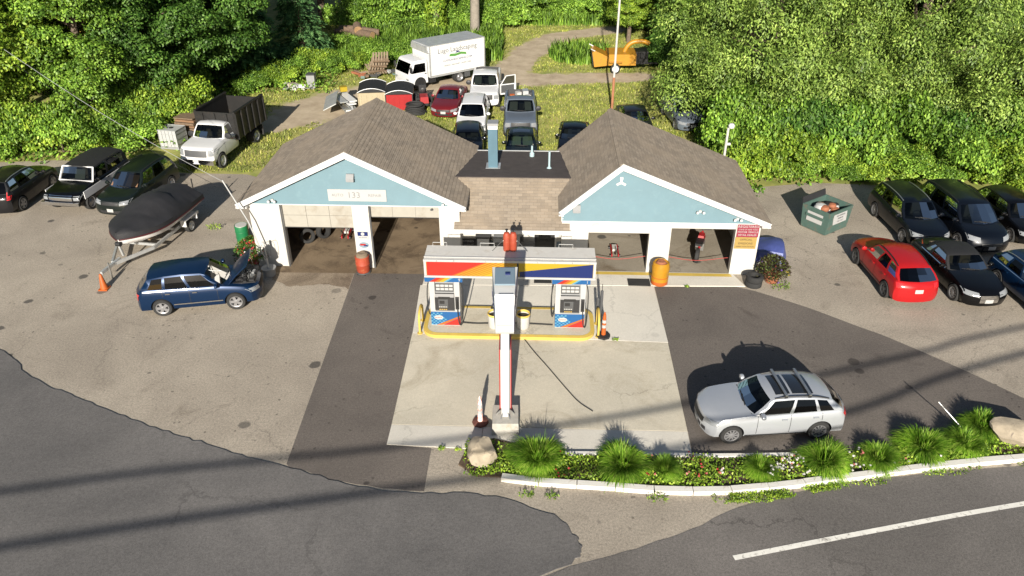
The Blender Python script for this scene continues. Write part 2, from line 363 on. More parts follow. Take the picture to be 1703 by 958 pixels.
edge2 = smooth_line([(2.3, 13.2), (3.5, 13.6), (4.7, 14.1), (6.2, 14.9), (8.4, 15.55), (10.2, 15.9), (14.9, 16.5), (20, 16.9), (34, 17.6)], 4)
lot = [(-34, 8), (34, 8), (34, 34), (25, 34.6), (18.7, 36.6), (15.5, 36.9), (12.9, 36.4), (10.6, 35.4), (10.2, 34.6), (-11.2, 34.6), (-12.3, 37.0), (-14, 38.0), (-17.5, 38.2), (-20, 39.3), (-25, 40), (-34, 39)]
flat('parking_lot', lot, 0.0, 'lot_asphalt', .07)
e1 = ragged(edge1, .2, .03)
flat('road', e1[::-1] + [(-80, 36), (-80, -40), (.6, -40), (.6, 12.6), (1.1, 12.85)], .03, 'new_road', .06)
flat('side_road', [(.2, -40), (80, -40), (80, 20)] + ragged(edge2[::-1], .3, .02) + [(1.45, 12.95), (.3, 12.4)], .008, 'old_road')
mb = MB(); ln = smooth_line([(5.62, 13.2), (9.4, 14.05), (13.9, 15.0), (24, 16.9)], 10)
for (x0, y0), (x1, y1) in zip(ln[:-1], ln[1:]):
    dx, dy = x1 - x0, y1 - y0; l = math.hypot(dx, dy); nx, ny = -dy / l * .075, dx / l * .075
    mb.sheet([(x0 - nx, y0 - ny, -.026 + .040), (x1 - nx, y1 - ny, -.026 + .040), (x1 + nx, y1 + ny, -.026 + .040), (x0 + nx, y0 + ny, -.026 + .040)])
struct(mb.build('road_marking', pm('line_white', (.68, .66, .60), .8, var=.1, dirt=(.26, .24, .21), dscale=7, dlo=.55, dhi=.68), sharp=0))
flat('drive_strip', [(-6.5, 27.6), (-6.55, 16.55)] + ragged([(-6.4, 16.42), (-4.9, 15.88), (-3.6, 15.58), (-2.45, 15.48)], .25, .02) + [(-2.4, 17.2), (-3.72, 17.36), (-3.62, 23.4), (-3.6, 27.6)], .004, 'strip_asphalt')
flat('drive_strip', [(5.72, 26.5), (9.0, 26.5)] + smooth_line([(9.65, 26.18), (11.3, 25.0), (12.85, 23.62), (13.6, 22.97), (15.35, 21.05), (16.8, 19.22), (18.6, 16.98)], 4) + [(14, 16.75), (9, 16.72), (5.3, 16.8), (5.35, 17.3)], .004, 'strip_asphalt')
paving('stained_asphalt', (.17, .135, .098), (.26, .21, .155), stain=(.085, .062, .045), st_lo=.46, crack=.3, spot_lo=.7, grain=.45, drips=.8)
flat('door_stain', ragged([(-9.9, 27.75), (-9.7, 27.0), (-8.9, 26.5), (-7.6, 26.75), (-6.52, 26.3)], .2, .05) + [(-6.52, 27.75)], .006, 'stained_asphalt')
pad = bpy.data.objects.new('concrete_pad', None); C.objects.link(pad); struct(pad)
for poly, mt, z in (([(-3.68, 26.6), (5.68, 26.48), (5.58, 22.62), (-3.62, 23.22)], 'concrete_pale', .030),
                    ([(-3.63, 23.2), (5.57, 22.6), (5.36, 17.93), (-3.72, 18.25)], 'concrete', .026),
                    ([(-3.72, 18.23), (-.9, 18.13), (-.95, 17.15), (-3.75, 17.36)], 'concrete_pale', .024),
                    ([(-.88, 18.13), (5.36, 17.91), (5.3, 16.95), (-.93, 17.15)], 'concrete_pale', .022)):
    mb = MB().prism(poly, -.02, z); mb.build('slab', mt, pad, sharp=0)
flat('door_apron', [(3.0, 27.75), (9.05, 27.53), (9.35, 26.52), (-3.6, 26.62), (-3.5, 27.9)], .034, 'concrete_pale', .04)
flat('apron_line', [(3.0, 27.70), (8.95, 27.48), (9.0, 27.24), (3.0, 27.46)], .039, 'yellow_paint')
# yard behind the shop: grass with a worn dirt track, mask stored on the mesh
m, nt = nodes('yard')
b = N(nt, 'ShaderNodeBsdfPrincipled', i_Roughness=1.0); o = N(nt, 'ShaderNodeOutputMaterial'); nt.links.new(b.outputs[0], o.inputs[0])
co = N(nt, 'ShaderNodeTexCoord').outputs['Object']; at = N(nt, 'ShaderNodeAttribute', attribute_name='dirt')
gr = mixc(nt, ramp(nt, noise(nt, co, .6, 6, .7), .35, .65), (.15, .19, .03), (.36, .33, .10))
di = mixc(nt, ramp(nt, noise(nt, co, .8, 6, .7), .3, .7), (.27, .21, .14), (.46, .38, .27))
ad = N(nt, 'ShaderNodeMath', operation='ADD'); nt.links.new(at.outputs['Fac'], ad.inputs[0])
su = N(nt, 'ShaderNodeMath', operation='MULTIPLY_ADD'); nt.links.new(noise(nt, co, 1.1, 6, .7), su.inputs[0]); su.inputs[1].default_value = 1.5; su.inputs[2].default_value = -.75
nt.links.new(su.outputs[0], ad.inputs[1])
nt.links.new(mixc(nt, ramp(nt, ad.outputs[0], .35, .65), gr, di), b.inputs['Base Color'])
TR = [[(-14.6, 45.6, 1.2), (-13, 48.3, 2.6), (-10, 51, 3.0), (-6, 53.7, 2.3), (0, 55.4, 1.7), (10, 56.2, 1.0)],
      [(-1, 56, 2.0), (.4, 60, 1.3), (1.7, 64, 1.6), (4.0, 68.5, 1.4), (9, 71, 1.3)]]
def dirtness(x, y):
    best = np.full_like(x, -9.)
    for tr in TR:
        for (x0, y0, w0), (x1, y1, w1) in zip(tr[:-1], tr[1:]):
            dx, dy = x1 - x0, y1 - y0; t = np.clip(((x - x0)*dx + (y - y0)*dy) / (dx*dx + dy*dy), 0, 1)
            best = np.maximum(best, 1 - np.hypot(x - x0 - t*dx, y - y0 - t*dy) / (w0 + (w1 - w0)*t) + .5)
    return np.clip(best, 0, 1)
gx, gy = np.meshgrid(np.linspace(-36, 36, 145), np.linspace(33, 100, 135))
V = np.stack([gx.ravel(), gy.ravel(), -.02 + .02*np.sin(gx.ravel()*.7) * np.cos(gy.ravel()*.5)], 1)
idx = np.arange(145*135).reshape(135, 145)
F = np.stack([idx[:-1, :-1], idx[:-1, 1:], idx[1:, 1:], idx[1:, :-1]], -1).reshape(-1, 4)
def np_mesh(name, V, F, mat):
    me = bpy.data.meshes.new(name); me.vertices.add(len(V)); me.vertices.foreach_set('co', np.ascontiguousarray(V, np.float32).ravel())
    k = F.shape[1]; me.loops.add(F.size); me.loops.foreach_set('vertex_index', np.ascontiguousarray(F, np.int32).ravel())
    me.polygons.add(len(F)); me.polygons.foreach_set('loop_start', np.arange(0, F.size, k, dtype=np.int32)); me.polygons.foreach_set('loop_total', np.full(len(F), k, np.int32))
    me.update(calc_edges=True); me.materials.append(M[mat]); return me
V[:, 2] -= .012
yme = np_mesh('yard', V, F, 'yard'); a = yme.attributes.new('dirt', 'FLOAT', 'POINT'); a.data.foreach_set('value', dirtness(V[:, 0], V[:, 1]).astype(np.float32))
struct(obj('yard', yme))
# planting bed and kerbs by the road
KF = smooth_line([(-.3, 15.95), (.8, 15.76), (2.5, 15.62), (4.2, 15.45), (6.0, 15.45), (7.5, 15.62), (9.4, 15.92), (11.2, 16.22), (13.0, 16.5), (14.9, 16.72), (18, 17.05), (22, 17.35)], 12)
bed_back = [(20, 18.4), (16, 17.9), (14, 17.55), (11.5, 17.05), (8.5, 16.78), (4.5, 16.72), (1.2, 16.85), (.3, 17.3), (-.55, 17.6), (-1.3, 17.3), (-1.55, 16.5), (-1.0, 16.05)]
flat('planting_bed', [(x, y + .05) for x, y in KF] + bed_back, .05, 'soil', .09)
def kerb(name, line, seg, w, h, label):
    root = bpy.data.objects.new(name, None); C.objects.link(root); struct(root)
    P = np.array(line); dd = np.r_[0, np.cumsum(np.hypot(*np.diff(P, axis=0).T))]; n = int(dd[-1] / seg)
    for i in range(n):
        a, b_ = (i + .004) / n * dd[-1], (i + .996) / n * dd[-1]
        p = np.array([np.interp(a, dd, P[:, 0]), np.interp(a, dd, P[:, 1])]); q = np.array([np.interp(b_, dd, P[:, 0]), np.interp(b_, dd, P[:, 1])])
        mb = MB(); j = random.uniform(-.006, .006); z = h + random.uniform(-.008, .006)
        L_ = np.linalg.norm(q - p); mb.box((0, 0, z / 2 - .04), (L_, w, z + .08), taper=.985)
        mb.build('kerb_stone', 'kerb_white', root, ((p[0] + q[0]) / 2, (p[1] + q[1]) / 2 + j, 0), math.atan2(q[1] - p[1], q[0] - p[0]), 0)
    return root
kerb('kerb', KF, 1.05, .2, .15, '')
kerb('bed_edging', smooth_line([(1.2, 16.92), (2.8, 16.9), (4.4, 16.86), (6.1, 16.82), (8.6, 16.88)], 6), 1.4, .12, .10, '')

# overhead cables over the road (their shadows cross the lot)
def cable(pts, r, label, group):
    P = []
    for x, y, dd in pts: P.append((x - math.sin(R(4))*dd, y - math.cos(R(4))*dd, dd*math.tan(R(SUN_EL))))
    o = MB().tube(smooth_line(P, 10), r, 6).build('overhead_cable', 'black'); tag(o, label, 'cable', group)
cable([(-40, 9.2, 22.5), (-14.3, 15.5, 20), (-3.8, 17.25, 19.1), (4.5, 19.0, 18.9), (14.2, 22.0, 19.4), (19, 23.7, 20), (45, 31.5, 22.5)], .055, 'black overhead cable shading the lot between pumps and silver car', 'cables over the road')
cable([(-40, 7.6, 22.5), (-13.2, 13.6, 20), (-4.9, 15.3, 19.2), (2.6, 16.7, 18.9), (10.4, 18.8, 19.2), (18.2, 22.1, 20), (45, 31, 22.5)], .065, 'thick black overhead cable shading the dark road and planting bed', 'cables over the road')

# ------------------------------------------------------------------ the garage building
YAW = R(-2.05)
B = thing('garage_building', 'white two-gable repair garage with blue siding and brown shingle roofs', 'building', (0, 27.85, 0), YAW)
m, nt = nodes('shingle'); L = nt.links.new
b = N(nt, 'ShaderNodeBsdfPrincipled', i_Roughness=.95); o = N(nt, 'ShaderNodeOutputMaterial'); L(b.outputs[0], o.inputs[0]); b.inputs['Specular IOR Level'].default_value = .2
co = N(nt, 'ShaderNodeTexCoord').outputs['Object']; sx = N(nt, 'ShaderNodeSeparateXYZ'); L(co, sx.inputs[0]); cx = N(nt, 'ShaderNodeCombineXYZ'); L(sx.outputs[1], cx.inputs[0]); L(sx.outputs[0], cx.inputs[1])
br = N(nt, 'ShaderNodeTexBrick', i_Scale=1.0, offset=.5); br.inputs['Brick Width'].default_value = .30; br.inputs['Row Height'].default_value = .15; br.inputs['Mortar Size'].default_value = .006
br.inputs['Color1'].default_value = (.205, .172, .136, 1); br.inputs['Color2'].default_value = (.285, .240, .190, 1); br.inputs['Mortar'].default_value = (.14, .116, .090, 1); br.inputs['Bias'].default_value = -.1
L(cx.outputs[0], br.inputs['Vector'])
st = ramp(nt, noise(nt, co, .7, 6, .65, .5), .4, .7)
c_ = mixc(nt, st, br.outputs[0], (.33, .265, .195)); c_ = mixc(nt, .55, br.outputs[0], c_)
c_ = mixc(nt, 1.0, c_, mixc(nt, noise(nt, co, 50, 2), (.75,)*3, (1.25,)*3), 'MULTIPLY'); L(c_, b.inputs['Base Color'])
def roof_slope(e, r, y0, y1, name='roof_slope'):
    ux, uz = r[0] - e[0], r[1] - e[1]; Ls = math.hypot(ux, uz); u = Vector((ux, 0, uz)) / Ls
    right = ux < 0; v = Vector((0, -1 if right else 1, 0)); n = u.cross(v)
    D = y1 - y0; mb = MB(); k = int(Ls / .15); st = Ls / k
    for i in range(k):
        a, c = i*st, (i + 1)*st; lo = .022
        mb.add([(a - .01, 0, lo), (a - .01, D, lo), (c, D, .004), (c, 0, .004), (a - .01, 0, -.01), (a - .01, D, -.01)], [(0, 3, 2, 1), (4, 0, 1, 5)])
    mb.box((Ls/2, D/2, -.06), (Ls, D, .1))
    o = mb.build(name, 'shingle', B, sharp=0)
    org = Vector((e[0], y1 if right else y0, e[1]))
    o.matrix_local = Matrix(((u.x, v.x, n.x, org.x), (u.y, v.y, n.y, org.y), (u.z, v.z, n.z, org.z), (0, 0, 0, 1)))
    return o
LE, LR_, RE = (-10.98, 2.96), (-6.38, 5.2), (-1.8, 2.98)
roof_slope(LE, LR_, -.3, 6.4); roof_slope(RE, LR_, -.3, 6.4)
QE, QR, QF = (1.86, 2.84), (4.23, 4.87), (10.18, 2.46)
roof_slope(QE, QR, -.3, 6.3); roof_slope(QF, QR, -.3, 6.3)
for (a, y0, y1) in ((LR_, -.31, 6.4), (QR, -.31, 6.3)):
    MB().yprism([(a[0] - .16, a[1] - .055), (a[0], a[1] + .035), (a[0] + .16, a[1] - .055), (a[0], a[1] - .02)], y0, y1).build('ridge_cap', 'shingle', B, sharp=0)
def rake(e, r, y):
    ux, uz = r[0] - e[0], r[1] - e[1]; l = math.hypot(ux, uz); nx, nz = -uz / l, ux / l
    if nz < 0: nx, nz = -nx, -nz
    MB().yprism([(e[0] + nx*.012, e[1] + nz*.012), (r[0] , r[1] + .02), (r[0], r[1] - .24), (e[0] - nx*.20, e[1] - nz*.20)], y, y + .05).build('rake_board', 'trim_white', B, sharp=0)
for e, r in ((LE, LR_), (RE, LR_), (QE, QR), (QF, QR)): rake(e, r, -.36)
def soffit(x0, x1, z, y0, y1): MB().box(((x0 + x1)/2, (y0 + y1)/2, z), (abs(x1 - x0), y1 - y0, .05)).build('fascia', 'trim_white', B, sharp=0)
soffit(-11.0, -10.55, 2.80, -.3, 6.4); soffit(-2.15, -1.8, 2.82, -.3, 6.4); soffit(1.85, 2.05, 2.68, -.3, 6.3); soffit(9.85, 10.2, 2.29, -.3, 6.3)
def wall(x0, x1, y0, y1, z0, z1, mat='white_paint', name='wall'):
    return MB().box(((x0 + x1)/2, (y0 + y1)/2, (z0 + z1)/2), (x1 - x0, y1 - y0, z1 - z0)).build(name, mat, B, sharp=0)
# left garage shell
wall(-10.6, -9.27, 0, .28, 0, 2.88, name='pier'); wall(-6.42, -5.75, -.02, .28, 0, 2.88, name='pier'); wall(-2.93, -2.1, 0, .28, 0, 2.88, name='pier')
wall(-10.6, -10.4, .281, 6.2, 0, 2.86); wall(-2.3, -2.1, .281, 6.2, 0, 2.86); wall(-10.399, -2.301, 6.0, 6.2, 0, 2.85)
# right garage shell
wall(2.0, 3.08, 0, .28, 0, 2.33, name='pier'); wall(5.52, 6.38, -.02, .28, 0, 2.33, name='pier'); wall(8.93, 9.9, -.01, .28, 0, 2.33, name='pier')
wall(3.081, 5.519, .02, .28, 1.80, 2.33, name='door_header'); wall(6.381, 8.929, .02, .28, 2.05, 2.33, name='door_header')
wall(2.0, 2.2, .281, 6.1, 0, 2.60); wall(9.7, 9.9, .281, 6.1, 0, 2.30); wall(2.201, 9.699, 5.9, 6.1, 0, 2.30)
# gable triangles behind the siding and at the back
MB().yprism([(-10.6, 2.89), (-2.1, 2.89), (-2.1, 2.92), (-6.38, 5.02), (-10.6, 2.92)], .03, .24).build('gable_wall', 'siding_blue', B, sharp=0)
MB().yprism([(-10.6, 2.87), (-2.1, 2.87), (-6.38, 4.98)], 6.02, 6.2).build('gable_wall', 'white_paint', B, sharp=0)
MB().yprism([(2.0, 2.34), (9.9, 2.34), (4.23, 4.66), (2.0, 2.74)], .03, .24).build('gable_wall', 'siding_blue', B, sharp=0)
MB().yprism([(2.0, 2.31), (9.9, 2.31), (4.23, 4.64), (2.0, 2.72)], 5.92, 6.1).build('gable_wall', 'white_paint', B, sharp=0)
def siding(x0, x1, z0, e1, r, e2):
    g_ = MB().box(((x0 + x1)/2, -.005, z0 - .012), (x1 - x0 + .04, .07, .05)).build('siding_trim', 'trim_white', B, sharp=0)
    z = z0 + .014; st = .112
    def span(z):
        xl = x0 if z <= e1[1] else max(x0, lerp(e1[0], r[0], (z - e1[1])/(r[1] - e1[1])))
        xr = x1 if z <= e2[1] else min(x1, lerp(e2[0], r[0], (z - e2[1])/(r[1] - e2[1])))
        return xl, xr
    while z < r[1] - .25:
        a, b_ = span(z), span(z + st)
        if a[1] - a[0] < .15: break
        y0, y1 = -.066, -.008
        vs = [(a[0], y0, z), (a[1], y0, z), (b_[1], y1, z + st), (b_[0], y1, z + st), (a[0], .029, z), (a[1], .029, z), (b_[1], .029, z + st), (b_[0], .029, z + st)]
        MB().add(vs, [(0, 1, 2, 3), (0, 4, 5, 1), (4, 7, 6, 5), (0, 3, 7, 4), (1, 5, 6, 2), (3, 2, 6, 7)]).build('siding_board', 'siding_blue', g_, sharp=0)
        z += st
siding(-10.58, -2.12, 2.88, (LE[0] + .2, LE[1] - .12), (LR_[0], LR_[1] - .05), (RE[0] - .2, RE[1] - .12))
siding(2.0, 9.88, 2.33, (QE[0] + .1, QE[1] - .08), (QR[0], QR[1] - .05), (QF[0] - .2, QF[1] - .1))
wall(1.97, 2.05, -.035, .1, 2.33, 2.80, 'trim_white', 'corner_trim')
# garage doors hanging part open
def gdoor(x0, x1, zb, zt, rows, cols, y):
    d0 = thing_part('garage_door', B)
    h = (zt - zb) / rows; w = (x1 - x0) / cols
    for i in range(rows):
        for j in range(cols):
            MB().box((x0 + (j + .5)*w, y, zb + (i + .5)*h), (w - .012, .045, h - .014), taper=.995).build('door_panel', 'door_white', d0, sharp=0)
    MB().box(((x0 + x1)/2, y + .03, (zb + zt)/2), (x1 - x0, .03, zt - zb)).build('door_backing', 'door_white', d0, sharp=0)
    MB().box(((x0 + x1)/2, y, zb - .02), (x1 - x0, .04, .03)).build('bottom_seal', 'rubber', d0, sharp=0)
    for x in (x0 - .03, x1 + .03): MB().box((x, y + .06, zt/2), (.04, .04, zt)).build('door_track', 'galv', d0, sharp=0)
    # sections rolled back under the ceiling
    MB().box(((x0 + x1)/2, y + 1.3, zt + .1 if zt < 2.5 else zt - .1), (x1 - x0, 2.2, .04)).build('door_section', 'door_white', d0, sharp=0)
def thing_part(name, parent):
    o = bpy.data.objects.new(name, None); C.objects.link(o); o.parent = parent; return o
gdoor(-9.26, -6.43, 1.80, 2.87, 2, 3, .12); gdoor(-5.74, -2.94, 2.31, 2.87, 1, 3, .12)
for x in (-9.3, -5.70): MB().box((x, -.03, 1.43), (.05, .05, 2.84)).build('door_jamb', 'dark_gray' , B, sharp=0)
MB().sheet([(-10.4, -.55, .012), (-2.3, -.45, .012), (-2.3, 6.0, .012), (-10.4, 6.0, .012)]).build('floor', 'garage_floor', B, sharp=0)
pm_floor2 = paving('bay_floor', (.20, .175, .135), (.28, .25, .20), stain=(.12, .09, .058), st_lo=.5, crack=.3, spot_lo=.75, grain=.15)
MB().sheet([(2.2, .0, .045), (9.7, .0, .045), (9.7, 5.9, .045), (2.2, 5.9, .045)]).build('floor', 'bay_floor', B, sharp=0)
# office between the garages: front wall, lean-to roof, dark membrane roof
wall(-2.099, 1.999, .8, 1.0, 0.95, 2.45); wall(-2.099, 1.999, .78, 1.0, 0, .95, 'blue_gray'); wall(-2.099, 1.999, 5.5, 5.7, 0, 2.8)
def office_slope():
    e, r = (-.28, 2.02), (2.05, 3.3); Ls = math.hypot(r[0] - e[0], r[1] - e[1]); k = int(Ls / .15); mb = MB(); W_ = 4.62
    for i in range(k):
        a, c = i*Ls/k, (i + 1)*Ls/k
        mb.add([(a - .01, 0, .022), (a - .01, -W_, .022), (c, -W_, .004), (c, 0, .004), (a - .01, 0, -.01), (a - .01, -W_, -.01)], [(0, 1, 2, 3), (4, 5, 1, 0)])
    mb.box((Ls/2, -W_/2, -.06), (Ls, W_, .1))
    o = mb.build('roof_slope', 'shingle', B, sharp=0); u = Vector((0, r[0] - e[0], r[1] - e[1])).normalized(); v = Vector((-1, 0, 0)); n = u.cross(v)
    org = Vector((-2.31, e[0], e[1])); v = -v; n = -n
    # x axis runs up the slope, y axis along the eave
    v2 = Vector((-1, 0, 0)); n2 = u.cross(v2)
    o.matrix_local = Matrix(((u.x, v2.x, n2.x, -2.31), (u.y, v2.y, n2.y, e[0]), (u.z, v2.z, n2.z, e[1]), (0, 0, 0, 1)))
    if n2.z < 0: raise Exception('office roof upside down')
office_slope()
MB().box((.02, -.29, 1.92), (4.7, .05, .16)).build('gutter', 'trim_white', B, sharp=0)
MB().box((.02, .26, 1.9), (4.2, 1.05, .04)).build('soffit', 'trim_white', B, sharp=0)
mb = MB(); mb.add([(-2.75, 1.98, 3.31), (2.6, 1.98, 3.31), (2.15, 5.8, 2.98), (-2.1, 5.8, 2.98)] + [(-2.75, 1.98, 3.2), (2.6, 1.98, 3.2), (2.15, 5.8, 2.87), (-2.1, 5.8, 2.87)], [(0, 1, 2, 3), (7, 6, 5, 4), (0, 4, 5, 1), (1, 5, 6, 2), (2, 6, 7, 3), (3, 7, 4, 0)])
mb.build('membrane_roof', 'membrane', B, sharp=0)
MB().box((.02, 5.82, 2.96), (3.9, .06, .1)).build('roof_edge', 'galv', B, sharp=0)
ch = MB().box((-.93, 3.45, 4.02), (.40, .45, 1.9)).build('chimney', 'chimney_blue', B, sharp=0)
MB().box((-.93, 3.45, 5.0), (.42, .47, .16)).build('chimney_collar', 'trim_white', ch, sharp=0)
MB().box((-.93, 3.45, 5.13), (.46, .51, .1)).build('chimney_cap', 'mid_gray', ch, sharp=0)
MB().box((-.93, 3.45, 3.19), (.62, .66, .06)).build('chimney_flashing', 'galv', ch, sharp=0)
for x, y, h in ((1.48, 3.3, .85), (.72, 5.0, .45)):
    vp = MB().lathe([(.045, 3.0), (.045, 3.1 + h), (.035, 3.1 + h)], 12, c=(x, y, 0)).build('vent_pipe', 'pipe_blue', B)
    MB().lathe([(.11, 3.06), (.11, 3.2), (.06, 3.26)], 12, c=(x, y, 0)).build('pipe_boot', 'pipe_blue', vp)
# office front: door, window panels, notices
dr = MB().box((1.33, .775, .95), (.86, .03, 1.9)).build('office_door', 'black', B, sharp=0)
for x in (.87, 1.79): MB().box((x, .765, .96), (.07, .05, 1.96)).build('door_frame', 'trim_white', dr, sharp=0)
MB().box((1.33, .752, 1.25), (.5, .012, .5)).build('door_pane', 'glass_dark', dr, sharp=0)
for x, z, w, h, mt in ((-1.55, 1.5, .5, .34, 'black'), (-1.05, 1.42, .62, .6, 'sign_white'), (.62, 1.66, .5, .24, 'black')):
    MB().box((x, .785, z), (w, .03, h)).build('notice_board', mt, B, sharp=0)
for z in (1.58, 1.46): text('notice_text', 'ALTERNATE', .1, 'sign_white', B, (-1.55, .765, z))
text('notice_text', 'SERVICE', .13, 'sign_orange', B, (.62, .765, 1.66))
# gable fittings
sb = MB().box((-6.12, -.06, 3.32), (2.32, .04, .5)).build('sign_board', 'sign_white', B, sharp=0)
text('sign_text', 'AUTO', .17, 'sign_faint', sb, (-6.9, -.083, 3.32)); text('sign_text', 'REPAIR', .17, 'sign_faint', sb, (-5.42, -.083, 3.32))
text('sign_text', '133', .36, 'sign_faint', sb, (-6.25, -.081, 3.32))
def wall_light(x, z, y=-.05, twin=False):
    if twin:
        o = MB().box((x, y, z), (.1, .08, .1)).build('flood_light', 'white_paint', B, sharp=0)
        for s in (-1, 1): MB().lathe([(.03, 0), (.055, -.12), (.05, -.13)], 10, c=(x + s*.12, y - .05, z), axis='y').build('lamp_head', 'trim_white', o)
    else:
        o = MB().xprism([(y + .03, z - .12), (y + .03, z + .14), (y - .08, z + .14), (y - .22, z - .02), (y - .22, z - .12)], x - .15, x + .15).build('wall_light', 'mid_gray', B, sharp=0)
        MB().box((x, y - .1, z - .135), (.26, .2, .03)).build('lamp_lens', 'lamp_clear', o, sharp=0)
wall_light(-6.3, 4.1); wall_light(2.55, 2.92); wall_light(-9.55, 3.05, twin=True); wall_light(-2.6, 3.02, twin=True); wall_light(7.4, 2.85, twin=True); wall_light(8.9, 2.55, twin=True)
MB().lathe([(.02, 0), (.05, -.1)], 8, c=(-3.2, -.02, 2.76), axis='y').build('camera_dome', 'dark_gray', B)
st_ = MB()
for a in (90, 210, 330): st_.box((4.23 + .1*math.cos(R(a)), -.05, 4.02 + .1*math.sin(R(a))), (.09, .03, .2), ry=-R(a - 90))
st_.lathe([(.06, -.03), (.06, -.08)], 10, c=(4.23, 0, 4.02), axis='y'); st_.box((4.23, -.05, 4.2), (.12, .05, .1))
st_.build('gable_lamp', 'trim_white', B)
# pier signs
s1 = MB().box((-6.08, -.035, 1.52), (.44, .02, .36)).build('service_sign', 'sign_white', B, sharp=0)
MB().box((-6.08, -.048, 1.60), (.42, .01, .18)).build('sign_band', 'sign_blue', s1, sharp=0); MB().lathe([(.075, -.05), (.075, -.058)], 14, c=(-6.08, 0, 1.60), axis='y').build('sign_disc', 'sign_white', s1)
text('sign_text', 'ASE CERTIFIED', .052, 'sign_blue', s1, (-6.08, -.047, 1.43))
s2 = MB().lathe([(.18, -.024), (.18, -.034)], 24, c=(0, 0, 0), axis='y').build('oval_sign', 'sign_pale_blue', B); s2.location = (-6.08, 0, 1.08); s2.scale = (1.15, 1, .75)
MB().box((-.03, -.04, .03), (.2, .012, .1)).build('sign_band', 'sign_red', s2, sharp=0); MB().box((.07, -.041, -.03), (.14, .012, .08)).build('sign_band', 'sign_blue', s2, sharp=0)
s3 = MB().box((9.4, -.03, 2.02), (.86, .025, .56)).build('dealer_sign', 'sign_crimson', B, sharp=0)
for tx, sz, z in (('REGISTERED', .15, 2.2), ('STATE OF NEW YORK', .075, 2.07), ('MOTOR VEHICLE', .105, 1.96), ('RETAIL DEALER', .105, 1.83)): text('sign_text', tx, sz, 'sign_white', s3, (9.4, -.046, z))
s4 = MB().box((9.38, -.03, 1.47), (.86, .022, .52)).build('inspection_sign', 'sign_gold', B, sharp=0)
for tx, sz, z in (('OFFICIAL', .12, 1.62), ('EMISSIONS', .12, 1.45), ('INSPECTION STATION', .072, 1.31)): text('sign_text', tx, sz, 'sign_ink', s4, (9.38, -.044, z))
s5 = MB().box((-1.98, .76, .86), (.9, .03, .36)).build('shop_sign', 'black', B, sharp=0)
text('sign_text', 'REGISTERED', .13, 'sign_white', s5, (-1.98, .74, .93)); text('sign_text', 'MOTOR VEHICLE REPAIR SHOP', .05, 'sign_white', s5, (-1.98, .74, .79))
# ------------------------------------------------------------------ vehicles
def wheel_meshes(style):
    t = MB(); t.lathe([(.62, -.30), (.90, -.33), (.97, -.27), (1.0, -.12), (1.0, .12), (.97, .27), (.90, .33), (.62, .30)], 28, axis='y', close=True)
    ty = t.mesh('tyre', 'rubber', 40)
    r = MB(); n = {'five': 5, 'ten': 10, 'steel': 0, 'hub': 0}[style]
    r.lathe([(.64, .26), (.67, .31), (.64, .31), (.57, .27), (.56, -.2), (.60, -.25), (.64, -.25)], 28, 0, axis='y', close=True)
    r.lathe([(.56, .02), (.05, .02)], 24, 1, axis='y')
    if n:
        for k in range(n):
            a = 2*math.pi*k/n; w0, w1 = (.13, .17) if n == 5 else (.06, .075)
            ca, sa = math.cos(a), math.sin(a); q = []
            for rad, w, y0, y1 in ((.10, w0, .14, .27), (.60, w1, .14, .26)):
                for s_, y in ((-1, y0), (1, y0), (1, y1), (-1, y1)): q.append((rad*ca - s_*w*sa, y, rad*sa + s_*w*ca))
            r.add(q, [(0, 1, 2, 3), (7, 6, 5, 4), (0, 4, 5, 1), (1, 5, 6, 2), (2, 6, 7, 3), (3, 7, 4, 0)])
        r.lathe([(.17, .1), (.16, .28), (.06, .30)], 16, 0, axis='y')
    else:
        r.lathe([(.57, .18), (.40, .12), (.30, .22), (.22, .27), (.12, .28)], 24, 0, axis='y')
        for k in range(8): a = k*math.pi/4; r.lathe([(.035, .15), (.03, .2)], 8, 1, c=(.47*math.cos(a), 0, .47*math.sin(a)), axis='y')
    return ty, r
WH = {}
def wheel(root, x, y, r, style, rim='alloy', left=True, dual=False):
    key = (style, rim)
    if key not in WH:
        ty, rm = wheel_meshes(style); WH[key] = (ty, rm.mesh('rim', [rim, 'black'], 30))
    ty, rm = WH[key]
    o = obj('wheel', ty, root, (x, y, r), 0 if left else math.pi); o.scale = (r, r * (1.9 if dual else 1), r)
    c = obj('rim', rm, o); return o
